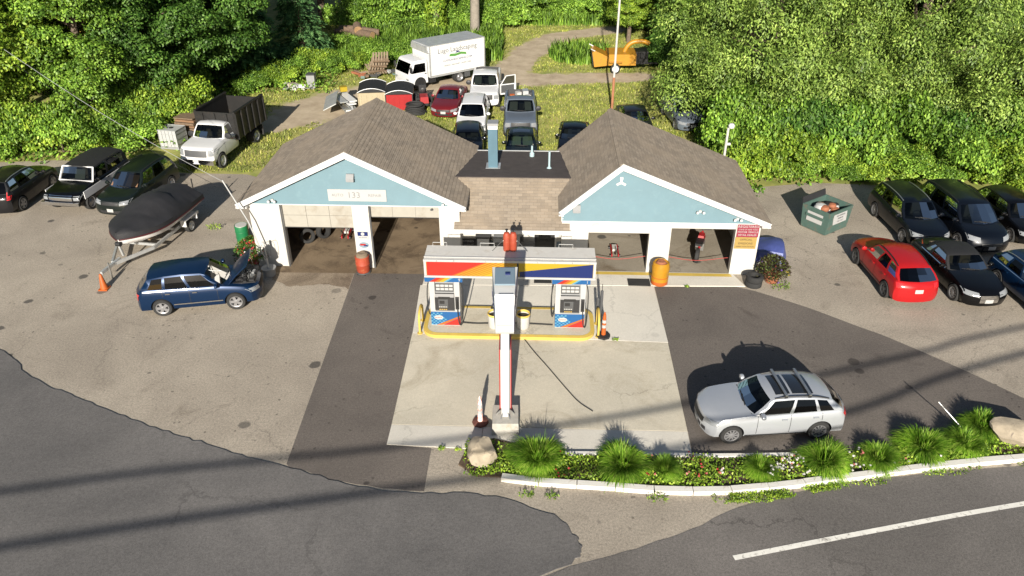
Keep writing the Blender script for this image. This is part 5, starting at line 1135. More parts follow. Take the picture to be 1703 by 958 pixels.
# by the left pier
def drum(loc, mat, label, band=None):
    d_ = thing('steel_drum', label, 'drum', (*loc, .003)); MB().lathe([(.28, 0), (.29, .02), (.285, .28), (.30, .30), (.285, .32), (.285, .57), (.30, .59), (.285, .61), (.29, .86), (.28, .88), (.26, .86), (.02, .86)], 22).build('barrel', mat, d_)
    MB().lathe([(.255, .865), (.25, .885), (.02, .885)], 20).build('lid', 'white_paint' if band is None else 'black', d_)
    if band: MB().lathe([(.289, .45), (.289, .75)], 22).build('band', band, d_)
drum((-11.85, 30.3), 'green_drum', 'green steel drum with white lid beside the left wall')
drum((-11.2, 30.95), 'drum_red', 'red steel drum with orange band behind the green drum', 'safety_orange')
rg2 = np.random.default_rng(12)
def leaf_cloud(name, P, D, Nn, ln, wd, mat, parent=None, loc=(0, 0, 0)):
    P, D, Nn = np.asarray(P), np.asarray(D), np.asarray(Nn); D = D/np.linalg.norm(D, axis=1, keepdims=True)
    S = np.cross(D, Nn); S /= np.linalg.norm(S, axis=1, keepdims=True) + 1e-9; ln = np.broadcast_to(ln, len(P))[:, None]; wd = np.broadcast_to(wd, len(P))[:, None]
    Nn = np.cross(S, D)
    V = np.stack([P - D*ln*.5, P + S*wd*.5 + Nn*wd*.12, P + D*ln*.5, P - S*wd*.5 + Nn*wd*.12], 1).reshape(-1, 3)
    me = np_mesh(name, V, np.arange(len(V)).reshape(-1, 4), mat); return obj(name, me, parent, loc) if parent is not False else me
def bush_pts(n, rad, h, rng, squash=1.0):
    a = rng.uniform(0, 2*np.pi, n); z = rng.uniform(0, 1, n)**.8; rr = rad*np.sqrt(np.clip(1 - (z*.95)**2, 0, 1))*rng.uniform(.55, 1.0, n)
    P = np.stack([rr*np.cos(a), rr*np.sin(a)*squash, z*h], 1); O_ = np.stack([np.cos(a), np.sin(a), z*1.2 + .2], 1); return P, O_
def planter(loc, label, rad, h, cols, pot, leaf='leaf_green'):
    p = thing('flower_planter', label, 'planter', (*loc, .003)); MB().lathe([(.24, 0), (.33, .32), (.36, .34), (.36, .40), (.32, .40), (.02, .38)], 18).build('pot', pot, p)
    P, O_ = bush_pts(1700, rad, h, rg2); P[:, 2] += .32; D = O_ + rg2.normal(0, .6, P.shape); leaf_cloud('foliage', P, D, O_ + rg2.normal(0, .4, P.shape), rg2.uniform(.08, .16, len(P)), .05, leaf, p)['kind'] = 'stuff'
    for k, (m_, n_) in enumerate(cols):
        P, O_ = bush_pts(n_, rad*1.02, h*1.03, rg2); P[:, 2] += .33
        leaf_cloud('blossoms', P, np.cross(O_, rg2.normal(0, 1, P.shape)), O_, .09, .09, m_, p)['kind'] = 'stuff'
planter((-10.85, 28.55), 'terracotta planter of red and white flowers at the left pier', .85, .78, (('petal_red', 130), ('petal_white', 18), ('petal_yellow', 8), ('petal_pink', 30)), 'terracotta', 'leaf_deep')
planter((10.5, 26.95), 'terracotta planter of dark foliage with yellow and purple flowers beside the tyres', .72, .80, (('petal_yellow', 9), ('petal_purple', 10), ('petal_white', 3), ('petal_red', 6)), 'terracotta', 'leaf_plum')
pt = thing('pole_bucket', 'white pole with loose wires set in a bucket beside the left garage door', 'pole', (-9.95, 27.45, .003))
MB().lathe([(.24, 0), (.28, .34), (.30, .36), (.27, .36), (.02, .33)], 18).build('bucket', 'mid_gray', pt); MB().tube([(0, 0, .2), (-.06, .05, 1.5)], .05, 8).build('post', 'white_paint', pt)
for k in range(4): MB().tube(smooth_line([(-.06, .05, 1.45), (-.2 + k*.14, .0, 1.2 + k*.1), (.1*k - .1, -.05, .9), (.05*k, .0, .7 + .1*k)], 5), .008, 5).build('wire', 'black', pt)
# mast on the left corner with the service cable
ms = thing('service_mast', 'thin mast with crossarms at the left corner of the roof', 'mast', (-9.9, 27.52, 0))
MB().tube([(0, 0, .02), (-.55, .02, 2.4), (-1.25, .05, 4.15)], .028, 8).build('mast', 'galv', ms)
for z, l in ((3.55, .5), (3.85, .4)): MB().bar((-1.05 - l*.6, .3, z - .25), (-1.05 + l*.6, -.1, z + .25), .025, .025).build('crossarm', 'black', ms, sharp=0)
for k, (e, r_) in enumerate((((-20.2, 31.2, 8.2), .009), ((-21.2, 33.0, 7.2), .008))):
    a = Vector((-11.1, 27.6, 4.05 - .35*k)); e = Vector(e); o = MB().tube([tuple(a.lerp(e, t/12) - Vector((0, 0, .25*math.sin(math.pi*t/12)))) for t in range(13)], r_, 5).build('service_cable', 'galv' if k == 0 else 'black')
    tag(o, ('pale' if k == 0 else 'dark') + ' service cable running from the roof mast into the trees', 'cable')
# pier barrels, mats, tyres, tarp
br = thing('trash_barrel', 'faded red trash barrel on a wheeled dolly at the door pillar', 'barrel', (-6.12, 27.62, .0)); MB().lathe([(.30, .07), (.27, .10)], 18).build('dolly', 'dark_gray', br)
for a in range(0, 360, 72): MB().lathe([(.035, -.02), (.035, .02)], 8, axis='y', c=(.26*math.cos(R(a)), .26*math.sin(R(a)), .037)).build('caster', 'black', br)
MB().lathe([(.24, .10), (.27, .14), (.285, .45), (.295, .47), (.285, .49), (.29, .80), (.27, .82), (.25, .80), (.02, .6)], 20).build('barrel', 'drum_red', br); MB().lathe([(.26, .78), (.24, .90), (.15, .95), (.02, .92)], 14).build('bag', 'interior_tan', br)
br = thing('trash_barrel', 'barrel lined with a bulging yellow bag between the right bays', 'barrel', (5.92, 26.72, .036)); MB().lathe([(.27, 0), (.33, .05), (.35, .3), (.33, .52), (.36, .75), (.33, .95), (.28, 1.0), (.26, .95), (.02, .85)], 18).build('bag', 'bag_yellow', br)
MB().lathe([(.34, .05), (.345, .4)], 18).build('barrel', 'safety_orange', br); MB().lathe([(.24, .93), (.15, 1.04), (.02, 1.02)], 12).build('rubbish', 'terracotta', br)
for c_, w, h, lb in (((5.12, 26.78), .9, .55, 'black rubber mat beside the yellow bag barrel'), ((1.25, 26.95), .72, .45, 'black rubber mat on the apron behind the canopy')):
    o = MB().box((0, 0, .01), (w, h, .02), taper=.99).build('floor_mat', 'rubber', None, (c_[0], c_[1], .04), YAW, 0); tag(o, lb, 'mat')
def tyre_mesh(r=.34, w=.24):
    t = MB(); t.lathe([(r*.60, -w*.42), (r*.86, -w*.5), (r*.97, -w*.42), (r, -w*.2), (r, w*.2), (r*.97, w*.42), (r*.86, w*.5), (r*.60, w*.42)], 28, close=True); return t.mesh('tyre', 'rubber', 40)
tm = tyre_mesh(); 
for z, dx, lb in ((.125, 0, 'lower black tyre of the stack at the right pier'), (.37, .02, 'upper black tyre of the stack at the right pier')): tag(obj('car_tyre', tm, None, (9.68 + dx, 26.62, z)), lb, 'tyre', 'tyres stacked at the pier')
tp_ = MB(); gxs, gys = np.linspace(-.75, .75, 10), np.linspace(-.9, .9, 11)
V = [(x*(1 - .12*abs(y)), y, .30 + .28*math.sin(x*2.2 + 1) * math.cos(y*1.4) + .05*random.random() if 0 < i < 9 and 0 < j < 10 else .015) for j, y in enumerate(gys) for i, x in enumerate(gxs)]
tp_.add(V, [(j*10 + i, j*10 + i + 1, (j+1)*10 + i + 1, (j+1)*10 + i) for j in range(10) for i in range(9)]); o = tp_.build('tarpaulin', 'tarp_blue', None, (11.05, 29.3, .0), R(-15), 40); tag(o, 'blue tarpaulin thrown over a pile beside the right wall', 'tarp')
# dumpster
dm = thing('dumpster', 'dark green dumpster with white notices heaped with rubbish', 'dumpster', (14.3, 31.85, .003), R(35))
def panel(a, b_, z0, z1, o0, name, mat): pass
w, l, h = .72, .85, 1.15
MB().add([(-l*.92, -w*.9, .05), (l*.92, -w*.9, .05), (l*.92, w*.9, .05), (-l*.92, w*.9, .05), (-l, -w, h), (l, -w, h), (l, w, h), (-l, w, h), (-l*.95, -w*.93, h), (l*.95, -w*.93, h), (l*.95, w*.93, h), (-l*.95, w*.93, h), (-l*.88, -w*.85, .3), (l*.88, -w*.85, .3), (l*.88, w*.85, .3), (-l*.88, w*.85, .3)],
    [(3, 2, 1, 0)] + [(k, (k+1) % 4, 4 + (k+1) % 4, 4 + k) for k in range(4)] + [(4 + k, 4 + (k+1) % 4, 8 + (k+1) % 4, 8 + k) for k in range(4)] + [(8 + k, 8 + (k+1) % 4, 12 + (k+1) % 4, 12 + k) for k in range(4)] + [(12, 13, 14, 15)]).build('bin', 'dumpster_green', dm, sharp=20)
MB().box((0, w*1.06, h + .1), (l*1.9, .05, .35), rx=R(-15)).build('lid', 'black_plastic', dm, sharp=0)
for s in (-1, 1): MB().box((s*l*1.0, 0, .75), (.08, .9, .12)).build('fork_pocket', 'dumpster_green', dm, sharp=0)
MB().box((0, -w*.985, .76), (.95, .03, .5), rx=R(-4)).build('notice', 'sign_white', dm, sharp=0); MB().box((-l*.985, 0, .70), (.03, .8, .45), ry=R(4)).build('notice', 'sign_white', dm, sharp=0)
for k in range(3): text('notice_text', ('NO PARKING', 'PRIVATE', 'USE ONLY')[k], .1, 'sign_faint', dm, (0, -w*1.03, .9 - k*.14))
for k in range(12):
    rn = random.Random(k + 40); sz = rn.uniform(.15, .32); MB().lathe([(.02, -sz*.7), (sz*.8, -sz*.4), (sz, 0), (sz*.75, sz*.5), (.05, sz*.7)], 9).build('rubbish_bag', rn.choice(['white_paint', 'cover_black', 'cardboard', 'tote_white', 'terracotta']), dm, (rn.uniform(-.5, .5), rn.uniform(-.35, .35), rn.uniform(.75, 1.12)), sharp=40)
# boulders
def boulder(loc, sz, seed, label):
    bm = bmesh.new(); bmesh.ops.create_icosphere(bm, subdivisions=3, radius=1); rn = np.random.default_rng(seed); pl = [(Vector(rn.normal(0, 1, 3)).normalized(), rn.uniform(.5, .86)) for _ in range(16)]
    for v in bm.verts:
        for n_, d_ in pl:
            e = v.co.dot(n_) - d_
            if e > 0: v.co -= n_*e
        v.co = Vector((v.co.x*sz[0], v.co.y*sz[1], v.co.z*sz[2])) + Vector(rn.normal(0, .008, 3))
    me = bpy.data.meshes.new('boulder'); bm.to_mesh(me); bm.free(); me.materials.append(M['rock']); finish(me, 25); o = obj('boulder', me, None, loc); tag(o, label, 'rock')
boulder((-.85, 16.75, .32), (.47, .58, .50), 3, 'pale boulder at the corner of the planting bed beside the sign'); boulder((15.0, 17.55, .30), (.85, .6, .6), 8, 'big pale boulder at the far end of the planting bed')
MB_ = MB().tube([(13.9, 17.5, .0), (12.9, 18.2, .95)], .017, 6).build('stake', 'galv'); tag(MB_, 'leaning thin metal stake beside the big boulder', 'stake')
# inside the bays
tg = [((-9.1, 2.1, .33), (R(80), 0, R(30)), 'grey-rimmed tyre leaning inside the left bay'), ((-8.5, 2.6, .33), (R(80), 0, R(50)), 'tyre leaning behind another in the left bay')]
for l_, r_, lb in tg: 
    o = obj('car_tyre', tm, None, W2(l_[0], l_[1], (0, 27.85))[:2] + (l_[2] + .02,)); o.rotation_euler = r_; tag(o, lb, 'tyre')
def jack(x, y, label):
    j = thing('floor_jack', label, 'jack', W2(x, y, (0, 27.85)), YAW); j.location.z = .05
    for s in (-1, 1): MB().box((s*.14, 0, .12), (.05, .9, .14)).build('side_plate', 'red_paint', j, sharp=0)
    MB().box((0, .1, .2), (.2, .45, .1)).build('lift_arm', 'white_paint', j, sharp=0); MB().bar((0, -.4, .15), (0, -.9, .7), .04, .04).build('handle', 'black', j, sharp=0)
    for s in (-1, 1):
        for y_ in (-.35, .38): MB().lathe([(.06, -.03), (.06, .03)], 10, axis='x', c=(s*.2, y_, .06)).build('wheel', 'black', j)
jack(4.35, 1.55, 'red and white floor jack inside the bay right of the office'); jack(-7.5, 2.8, 'red floor jack on the brown floor of the left bay')
mc = thing('motorcycle', 'black and red motorcycle parked inside the right bay', 'motorcycle', W2(7.95, 1.5, (0, 27.85)), R(70)); mc.location.z = .05
for x in (-.7, .72): o = obj('wheel', tm, mc, (x, 0, .33)); o.rotation_euler = (R(90), 0, 0); o.scale = (.95, .95, .6)
MB().tube([(.72, 0, .33), (.42, 0, .95), (.36, 0, 1.08)], .04, 8).build('fork', 'steel', mc); MB().tube([(.36, -.36, 1.1), (.38, 0, 1.06), (.36, .36, 1.1)], .02, 6).build('handlebar', 'black', mc)
MB().tube([(.40, 0, .95), (0, 0, .55), (-.7, 0, .36)], .05, 8).build('frame', 'red_paint', mc); MB().box((.1, 0, .85), (.5, .3, .22), taper=.7).build('tank', 'red_paint', mc); MB().box((-.38, 0, .82), (.6, .3, .1)).build('seat', 'black', mc); MB().box((.05, 0, .48), (.42, .34, .32)).build('engine', 'steel', mc)
o = MB().tube(smooth_line([W2(3.1, .4, (0, 27.85))[:2] + (.55,), W2(4.3, .35, (0, 27.85))[:2] + (.42,), W2(5.5, .4, (0, 27.85))[:2] + (.55,)], 6), .012, 5).build('red_cord', 'sign_red'); tag(o, 'red cord strung across the bay beside the office', 'cord')
o = MB().tube(smooth_line([W2(6.4, .4, (0, 27.85))[:2] + (.55,), W2(7.6, .35, (0, 27.85))[:2] + (.42,), W2(8.9, .4, (0, 27.85))[:2] + (.55,)], 6), .012, 5).build('red_cord', 'sign_red'); tag(o, 'red cord strung across the bay at the right end', 'cord')
# office front equipment
for x, w_, h_, m_, lb, nm in ((-.42, .72, 1.3, 'mid_gray', 'grey metal cabinet against the office wall', 'metal_cabinet'), (-1.2, .6, 1.5, 'black', 'black vending machine against the office wall', 'vending_machine'), (.62, .62, 1.15, 'dark_gray', 'dark air machine with white panels by the office door', 'air_machine')):
    t_ = thing(nm, lb, 'machine', W2(x, .5, (0, 27.85)), YAW); t_.location.z = .035
    MB().box((0, 0, h_/2), (w_, .45, h_)).build('housing', m_, t_, sharp=0); MB().box((0, -.23, h_*.72), (w_*.8, .02, h_*.25)).build('front_panel', 'sign_white' if m_ != 'mid_gray' else 'dark_gray', t_, sharp=0)
fl = thing('light_post', 'grey steel post with twin prongs in front of the office', 'post', W2(.24, .1, (0, 27.85)), YAW); MB().box((0, 0, .95), (.14, .14, 1.9)).build('post', 'mid_gray', fl, sharp=0)
for s in (-1, 1): MB().bar((s*.1, 0, 1.85), (s*.1, 0, 2.25), .04, .04).build('prong', 'black', fl, sharp=0)
MB().box((0, 0, 1.85), (.4, .16, .08)).build('bracket', 'mid_gray', fl, sharp=0)
# behind the shop
fp_ = thing('flagpole', 'tall white pole with rusty foot rising behind the right gable', 'pole', (6.4, 48.3, 0)); MB().tube([(0, 0, 0), (0, 0, 2.2)], .085, 10).build('foot', pm('rust', (.28, .12, .06), .8, var=.2), fp_); MB().tube([(0, 0, 2.2), (.05, 0, 10.5)], [.075, .05], 10).build('pole', 'white_paint', fp_)
lp = thing('lamp_pole', 'short white pole with a round lamp behind the right roof', 'lamp', (10.45, 35.9, 0)); MB().tube([(0, 0, 0), (0, 0, 3.3)], .06, 8).build('pole', 'white_paint', lp); MB().lathe([(.03, -.1), (.14, -.06), (.16, .05), (.1, .14), (.02, .16)], 12, c=(.12, -.05, 3.38)).build('lamp', 'trim_white', lp); MB().box((.1, -.05, 2.5), (.18, .1, .1)).build('fitting', 'trim_white', lp)
def covered(loc, rz, label, body, L_=2.1, W_=1.7, hh=1.0):
    c_ = thing('storage_shed', label, 'shed', (*loc, 0), rz); MB().box((0, 0, hh/2), (W_, L_, hh)).build('body', body, c_, sharp=0)
    pf_ = arc(0, hh - 1.3, 1.58, 58, 122, 8); MB().yprism([(x*W_/1.60, z) for x, z in pf_], -L_/2 - .06, L_/2 + .06).build('cover', 'cover_black', c_, sharp=30)
    for s in (-1, 1): MB().box((s*W_*.5, -L_/2 - .02, hh/2), (.06, .06, hh)).build('corner_post', 'black' if body != 'cream' else 'cream', c_, sharp=0)
    for k in range(5): MB().box((-W_*.4 + k*W_*.2, -L_/2 - .012, hh*.45), (.03, .02, hh*.85)).build('rib', body, c_, sharp=0)
    for y in (-L_/2, L_/2): MB().tube([(x*W_/1.60, y*1.06, z + .02) for x, z in pf_], .025, 6).build('hoop', 'galv', c_)
covered((-9.15, 50.0), R(6), 'cream storage shed with arched black cover', 'cream'); covered((-7.3, 49.6), R(4), 'red storage shed with arched black cover', 'red_paint')
tr = thing('garden_tractor', 'red and black garden tractor beside the red shed', 'tractor', (-5.75, 49.4, 0), R(-80))
MB().box((.35, 0, .62), (.9, .55, .4), taper=.9).build('hood', 'red_paint', tr); MB().box((-.4, 0, .75), (.5, .5, .12)).build('seat', 'black', tr); MB().box((-.62, 0, 1.0), (.1, .48, .45)).build('seat_back', 'black', tr); MB().box((-.35, 0, .5), (.8, .9, .15)).build('fender', 'black', tr); MB().box((0, 0, .35), (1.5, .5, .2)).build('chassis', 'black', tr)
for s in (-1, 1): wheel(tr, -.5, s*.48, .36, 'hub', 'galv', s > 0); wheel(tr, .62, s*.42, .22, 'hub', 'galv', s > 0)
MB().lathe([(.14, -.012), (.16, 0), (.14, .012)], 14, axis='x', c=(.0, 0, 1.05)).build('steering_wheel', 'black', tr)
hc = thing('hose_coil', 'coil of black corrugated hose behind the left roof', 'hose', (-6.15, 48.0, .0))
for k in range(6): MB().lathe([(.62 - .02*k + .055*math.cos(a), .06 + .1*k + .055*math.sin(a)) for a in [i*math.pi/3 for i in range(6)]], 24, close=True).build('loop', 'rubber', hc, (random.uniform(-.05, .05), random.uniform(-.05, .05), 0))
sc = thing('aluminium_ramps', 'pile of aluminium ramps and white panels behind the left roof', 'ramps', (-10.9, 49.2, 0), R(20))
for k in range(7): MB().box((random.uniform(-.5, .5), random.uniform(-.6, .6), .08 + .09*k), (.5, 3.2 - .2*k, .06), rz=random.uniform(-.35, .35)).build('ramp', random.choice(['galv', 'box_white', 'steel', 'galv']), sc, sharp=0)
MB().box((-.9, -.6, .72), (.9, 2.8, .05), ry=R(-25), rz=R(-12)).build('mesh_panel', 'galv', sc, sharp=0); MB().box((.2, 1.2, .85), (.45, .4, .3)).build('yellow_case', 'sign_yellow', sc, sharp=0)
dp = thing('pallet_pile', 'heap of broken wooden pallets and scrap beside the box truck', 'pallets', (-9.9, 56.3, 0), R(15))
for k in range(3):
    z = .2 + .32*k; rzk = random.uniform(-.6, .6); tl = R(random.uniform(10, 40))
    for j in range(6): MB().box((-.5 + .2*j + .2*k, .1*k, z + .35), (.13, 1.2, .03), rz=rzk, rx=tl).build('pallet_slat', 'wood_pale', dp, sharp=0)
    for j in (-1, 0, 1): MB().box((.2*k, j*.5 + .1*k, z + .28), (1.2, .1, .1), rz=rzk, rx=tl).build('pallet_bearer', 'wood', dp, sharp=0)
for k in range(16):
    rn = random.Random(k); MB().box((rn.uniform(-1.8, 1.4), rn.uniform(-1, .6), rn.uniform(.1, .4)), (rn.uniform(.2, .8), rn.uniform(.1, .4), rn.uniform(.1, .3)), rz=rn.uniform(0, 3), rx=rn.uniform(-.5, .5)).build('scrap', rn.choice(['wood', 'green_drum', 'terracotta', 'tote_white', 'dark_gray', 'wood_pale', 'dumpster_green']), dp, sharp=0)
lgp = thing('log_pile', 'pile of cut logs in the weeds at the edge of the woods', 'logs', (-13.3, 66.8, 0), R(-25))
for k in range(16):
    rn = random.Random(k + 9); r_ = rn.uniform(.18, .36); L_ = rn.uniform(.8, 2.2); q = MB().lathe([(r_, -L_/2), (r_*1.03, 0), (r_, L_/2)], 12, 0, axis='x').build('log', 'log_bark', lgp, (rn.uniform(-1.8, 1.8), rn.uniform(-.9, .9), .3 + rn.uniform(0, 1.0)), rn.uniform(-.9, .9)); q.rotation_euler[1] = rn.uniform(-.35, .35)
    for s in (-1, 1): MB().lathe([(r_*.92, 0), (r_*.9, .012*s)], 12, axis='x', c=(s*(L_/2 + .004), 0, 0)).build('log_end', 'log_end', q)
rb = thing('rubble_pile', 'small heap of pale concrete rubble under the conifers', 'rubble', (-14.9, 53.2, 0))
for k in range(14):
    rn = random.Random(k + 70); MB().box((rn.uniform(-1.0, .8), rn.uniform(-.6, .6), rn.uniform(.08, .35)), (rn.uniform(.25, .6), rn.uniform(.2, .5), rn.uniform(.12, .3)), rz=rn.uniform(0, 3), rx=rn.uniform(-.4, .4), taper=.85).build('chunk', rn.choice(['block', 'rock', 'tote_white']), rb, sharp=0)
gb = thing('wheelie_bin', 'grey wheeled bin beside the rubble heap', 'bin', (-13.9, 53.3, 0)); MB().box((0, 0, .5), (.5, .55, .95), taper=1.12).build('bin', 'mid_gray', gb, sharp=0); MB().box((0, 0, 1.0), (.6, .65, .06)).build('lid', 'dark_gray', gb, sharp=0)
# ------------------------------------------------------------------ vegetation
def unit(v): return v/(np.linalg.norm(v, axis=1, keepdims=True) + 1e-9)
def sph(n, rng): return unit(rng.normal(0, 1, (n, 3)))
def cards(P, D, Nn, ln, wd):
    D = unit(D); S = unit(np.cross(D, Nn)); Nn = np.cross(S, D); ln, wd = ln[:, None], wd[:, None]
    return np.stack([P - D*ln*.5, P + S*wd*.5 + Nn*wd*.15, P + D*ln*.5, P - S*wd*.5 + Nn*wd*.15], 1).reshape(-1, 3)
def broad_crown(seed, rx, rz, zc, nb=150, per=260, leaf=.24, rb=(.55, 1.25), droop=0.0, low=.0):
    rng = np.random.default_rng(seed); U = sph(nb, rng); U[:, 2] = U[:, 2]*.9 + .05
    rad = rng.uniform(.55, 1.0, nb)**.6; Cn = U*rad[:, None]*np.array([rx, rx, rz]); lob = 1 + .22*np.sin(3*np.arctan2(U[:, 1], U[:, 0]) + seed) ; Cn[:, :2] *= lob[:, None]
    R_ = rng.uniform(*rb, nb); out = []
    for c, r_ in zip(Cn, R_):
        n = int(per*(r_/np.mean(rb))**2); d = sph(n, rng); d[:, 2] = np.abs(d[:, 2])*.8 + rng.normal(-.1, .35, n); d = unit(d)
        P = c + d*r_*np.array([1, 1, .62])*rng.uniform(.55, 1.05, n)[:, None]
        if droop: P[:, 2] -= droop*(np.hypot(d[:, 0], d[:, 1])**2)*rng.uniform(.2, 1.1, n)*r_
        D = unit(np.cross(d, rng.normal(0, 1, (n, 3)))) + d*.5 + np.array([0, 0, -.35 - droop])
        Nn = d*1.1 + np.array([0, 0, .30]) + rng.normal(0, .42, (n, 3)); s_ = rng.uniform(.7, 1.3, n)*leaf
        out.append(cards(P, D, Nn, s_, s_*(.55 if not droop else .42)))
    V = np.concatenate(out); V[:, 2] += zc
    return V
def trunk_mb(h, r0, seed, spread, zc, rz):
    rng = np.random.default_rng(seed); mb = MB(); mb.tube([(0, 0, 0), (.1*rng.normal(), .1*rng.normal(), h*.35), (.25*rng.normal(), .25*rng.normal(), h*.7), (0, 0, h)], [r0*1.25, r0, r0*.7, r0*.2], 8)
    for k in range(9):
        a = rng.uniform(0, 6.28); z0 = h*rng.uniform(.22, .75); l = spread*rng.uniform(.55, .9); e = (l*math.cos(a), l*math.sin(a), min(z0 + l*rng.uniform(.2, .8), zc + rz*.7))
        mb.tube([(0, 0, z0), (e[0]*.5, e[1]*.5, lerp(z0, e[2], .6)), e], [r0*.45, r0*.28, r0*.08], 6)
    return mb
TT = {}
def tree_type(key, h, V, mat, spread, zc, rz, r0=.25, bark='bark'):
    me = np_mesh('crown', V, np.arange(len(V)).reshape(-1, 4), mat); TT[key] = (me, trunk_mb(h, r0, hash(key) % 97, spread, zc, rz).mesh('trunk', bark, 50))
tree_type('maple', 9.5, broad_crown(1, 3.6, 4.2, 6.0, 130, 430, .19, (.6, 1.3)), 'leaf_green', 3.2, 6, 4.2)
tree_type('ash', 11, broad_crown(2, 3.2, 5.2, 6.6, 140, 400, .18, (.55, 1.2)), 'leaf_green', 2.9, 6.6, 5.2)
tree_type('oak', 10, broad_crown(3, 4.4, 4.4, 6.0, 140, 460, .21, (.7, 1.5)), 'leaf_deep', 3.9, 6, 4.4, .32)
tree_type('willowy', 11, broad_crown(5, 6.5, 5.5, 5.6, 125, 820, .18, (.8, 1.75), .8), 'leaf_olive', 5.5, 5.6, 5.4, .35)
def conifer(seed, h, r0, tiers=26):
    rng = np.random.default_rng(seed); out = []
    for i in range(tiers):
        t = i/(tiers - 1); z = lerp(.5, h - .3, t); L_ = r0*(1 - t)**.75 + .15; nb = int(9 + 6*(1 - t))
        for k in range(nb):
            a = rng.uniform(0, 6.28); l = L_*rng.uniform(.75, 1.08); n = int(26*l) + 6; u = rng.uniform(.12, 1, n)**.8
            dr = np.array([math.cos(a), math.sin(a), 0]); sd = np.array([-dr[1], dr[0], 0]); off = rng.normal(0, .16, n)*(1.1 - u)*2
            P = dr*u[:, None]*l + sd*off[:, None] + np.stack([0*u, 0*u, z - .28*l*u**1.4 + rng.normal(0, .07, n)], 1)
            D = dr + sd*(np.sign(off)*.7)[:, None] + np.array([0, 0, -.35]) + rng.normal(0, .15, (n, 3)); s_ = rng.uniform(.22, .42, n)
            out.append(cards(P, D, np.array([0, 0, 1.]) + rng.normal(0, .3, (n, 3)), s_, s_*.38))
    return np.concatenate(out)
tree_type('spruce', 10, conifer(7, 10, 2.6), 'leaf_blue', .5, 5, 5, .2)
def bush_mesh(seed, rad, h, n, leaf):
    rng = np.random.default_rng(seed); out = []
    for k in range(16):
        c = np.array([rng.normal(0, rad*.5), rng.normal(0, rad*.5), h*rng.uniform(.15, .65)]); r_ = rad*rng.uniform(.35, .6); d = sph(n//16, rng); d[:, 2] = np.abs(d[:, 2])
        P = c + d*r_*np.array([1, 1, .8*h/rad])*rng.uniform(.5, 1.05, len(d))[:, None]; P[:, 2] = np.maximum(P[:, 2], .03); s_ = rng.uniform(.7, 1.3, len(d))*leaf
        out.append(cards(P, unit(np.cross(d, rng.normal(0, 1, d.shape))) + d*.6, d*1.2 + np.array([0, 0, .3]) + rng.normal(0, .4, d.shape), s_, s_*.6))
    return np.concatenate(out)
BU = [np_mesh('foliage', bush_mesh(20 + k, 1.0, 1.1, 9600, .08), np.arange(4*16*600).reshape(-1, 4), 'leaf_green') for k in range(3)]
def setmat(o, mat):
    if mat: o.material_slots[0].link = 'OBJECT'; o.material_slots[0].material = M[mat]
def tree(kind, x, y, s, rz, label, group, mat=None, zs=1.0, name=None, cat='tree'):
    cr_, tr_ = TT[kind]; t = thing(name or {'spruce': 'conifer'}.get(kind, 'broadleaf_tree'), label, cat, (x, y, -.05), rz, group)
    a = obj('crown', cr_, t); b_ = obj('trunk', tr_, t); t.scale = (s, s, s*zs); setmat(a, mat); return t
def shrub(x, y, s, zs, mat, label, group, k=0):
    t = thing('shrub', label, 'shrub', (x, y, -.03), (x*7.3) % 6.28, group); o = obj('foliage', BU[k % 3], t); setmat(o, mat); t.scale = (s, s, s*zs)
    st = MB().tube([(0, 0, 0), (.05, .03, .5)], [.04, .015], 5) if not hasattr(shrub, 'st') else None
    if st: shrub.st = st.mesh('stem', 'bark', 40)
    obj('stem', shrub.st, t); return t
WL, WR, WB = 'woods beside the left edge of the lot', 'woods beside the right edge of the lot', 'woods behind the yard'
G1 = 'leafy green tree in the woods behind the parked cars on the left'
for kind, x, y, s, rz, mat, lb in (
    ('maple', -28.5, 42.0, 1.05, .3, 'leaf_yellow', G1), ('ash', -24.2, 43.6, .92, 1.2, None, G1), ('maple', -21.6, 46.8, .92, 2.2, 'leaf_deep', G1), ('maple', -32, 47, 1.15, 4.0, 'leaf_yellow', G1),
    ('oak', -20.6, 50.6, .9, .7, None, 'dark green oak behind the black dump body'), ('maple', -26.5, 48.6, 1.1, 5.0, 'leaf_rust', 'tree with rusty yellowing leaves above the parked cars'),
    ('ash', -24.0, 54.2, 1.1, 3.3, 'leaf_deep', G1), ('oak', -28.5, 56, 1.2, 1.9, None, G1), ('maple', -36.5, 52, 1.2, .1, None, G1), ('oak', -33.5, 60, 1.3, 2.0, None, G1),
    ('ash', -22.2, 61.5, 1.15, 2.6, None, G1), ('oak', -27.5, 66, 1.25, 4.4, None, G1), ('maple', -37, 66, 1.3, 1.0, None, G1)):
    tree(kind, x, y, s, rz, lb, WL, mat)
for x, y, s, rz, lb in ((-18.4, 55.3, 1.0, 0, 'tall blue-green conifer behind the rubble heap'), (-15.8, 59.0, .95, 2, 'conifer with drooping boughs nearest the log pile'), (-20.5, 58.5, 1.1, 1, 'conifer crowded between the oaks and the other conifers')):
    tree('spruce', x, y, s, rz, lb, WL)
G2 = 'big drooping leafy tree hanging over the right gable'
tree('willowy', 15.6, 45.2, .98, .5, G2, WR, None); tree('willowy', 23.2, 45.8, .98, 2.1, 'broad drooping tree behind the dumpster and parked wagons', WR, None)
G3 = 'leafy tree crowding the woods on the right'
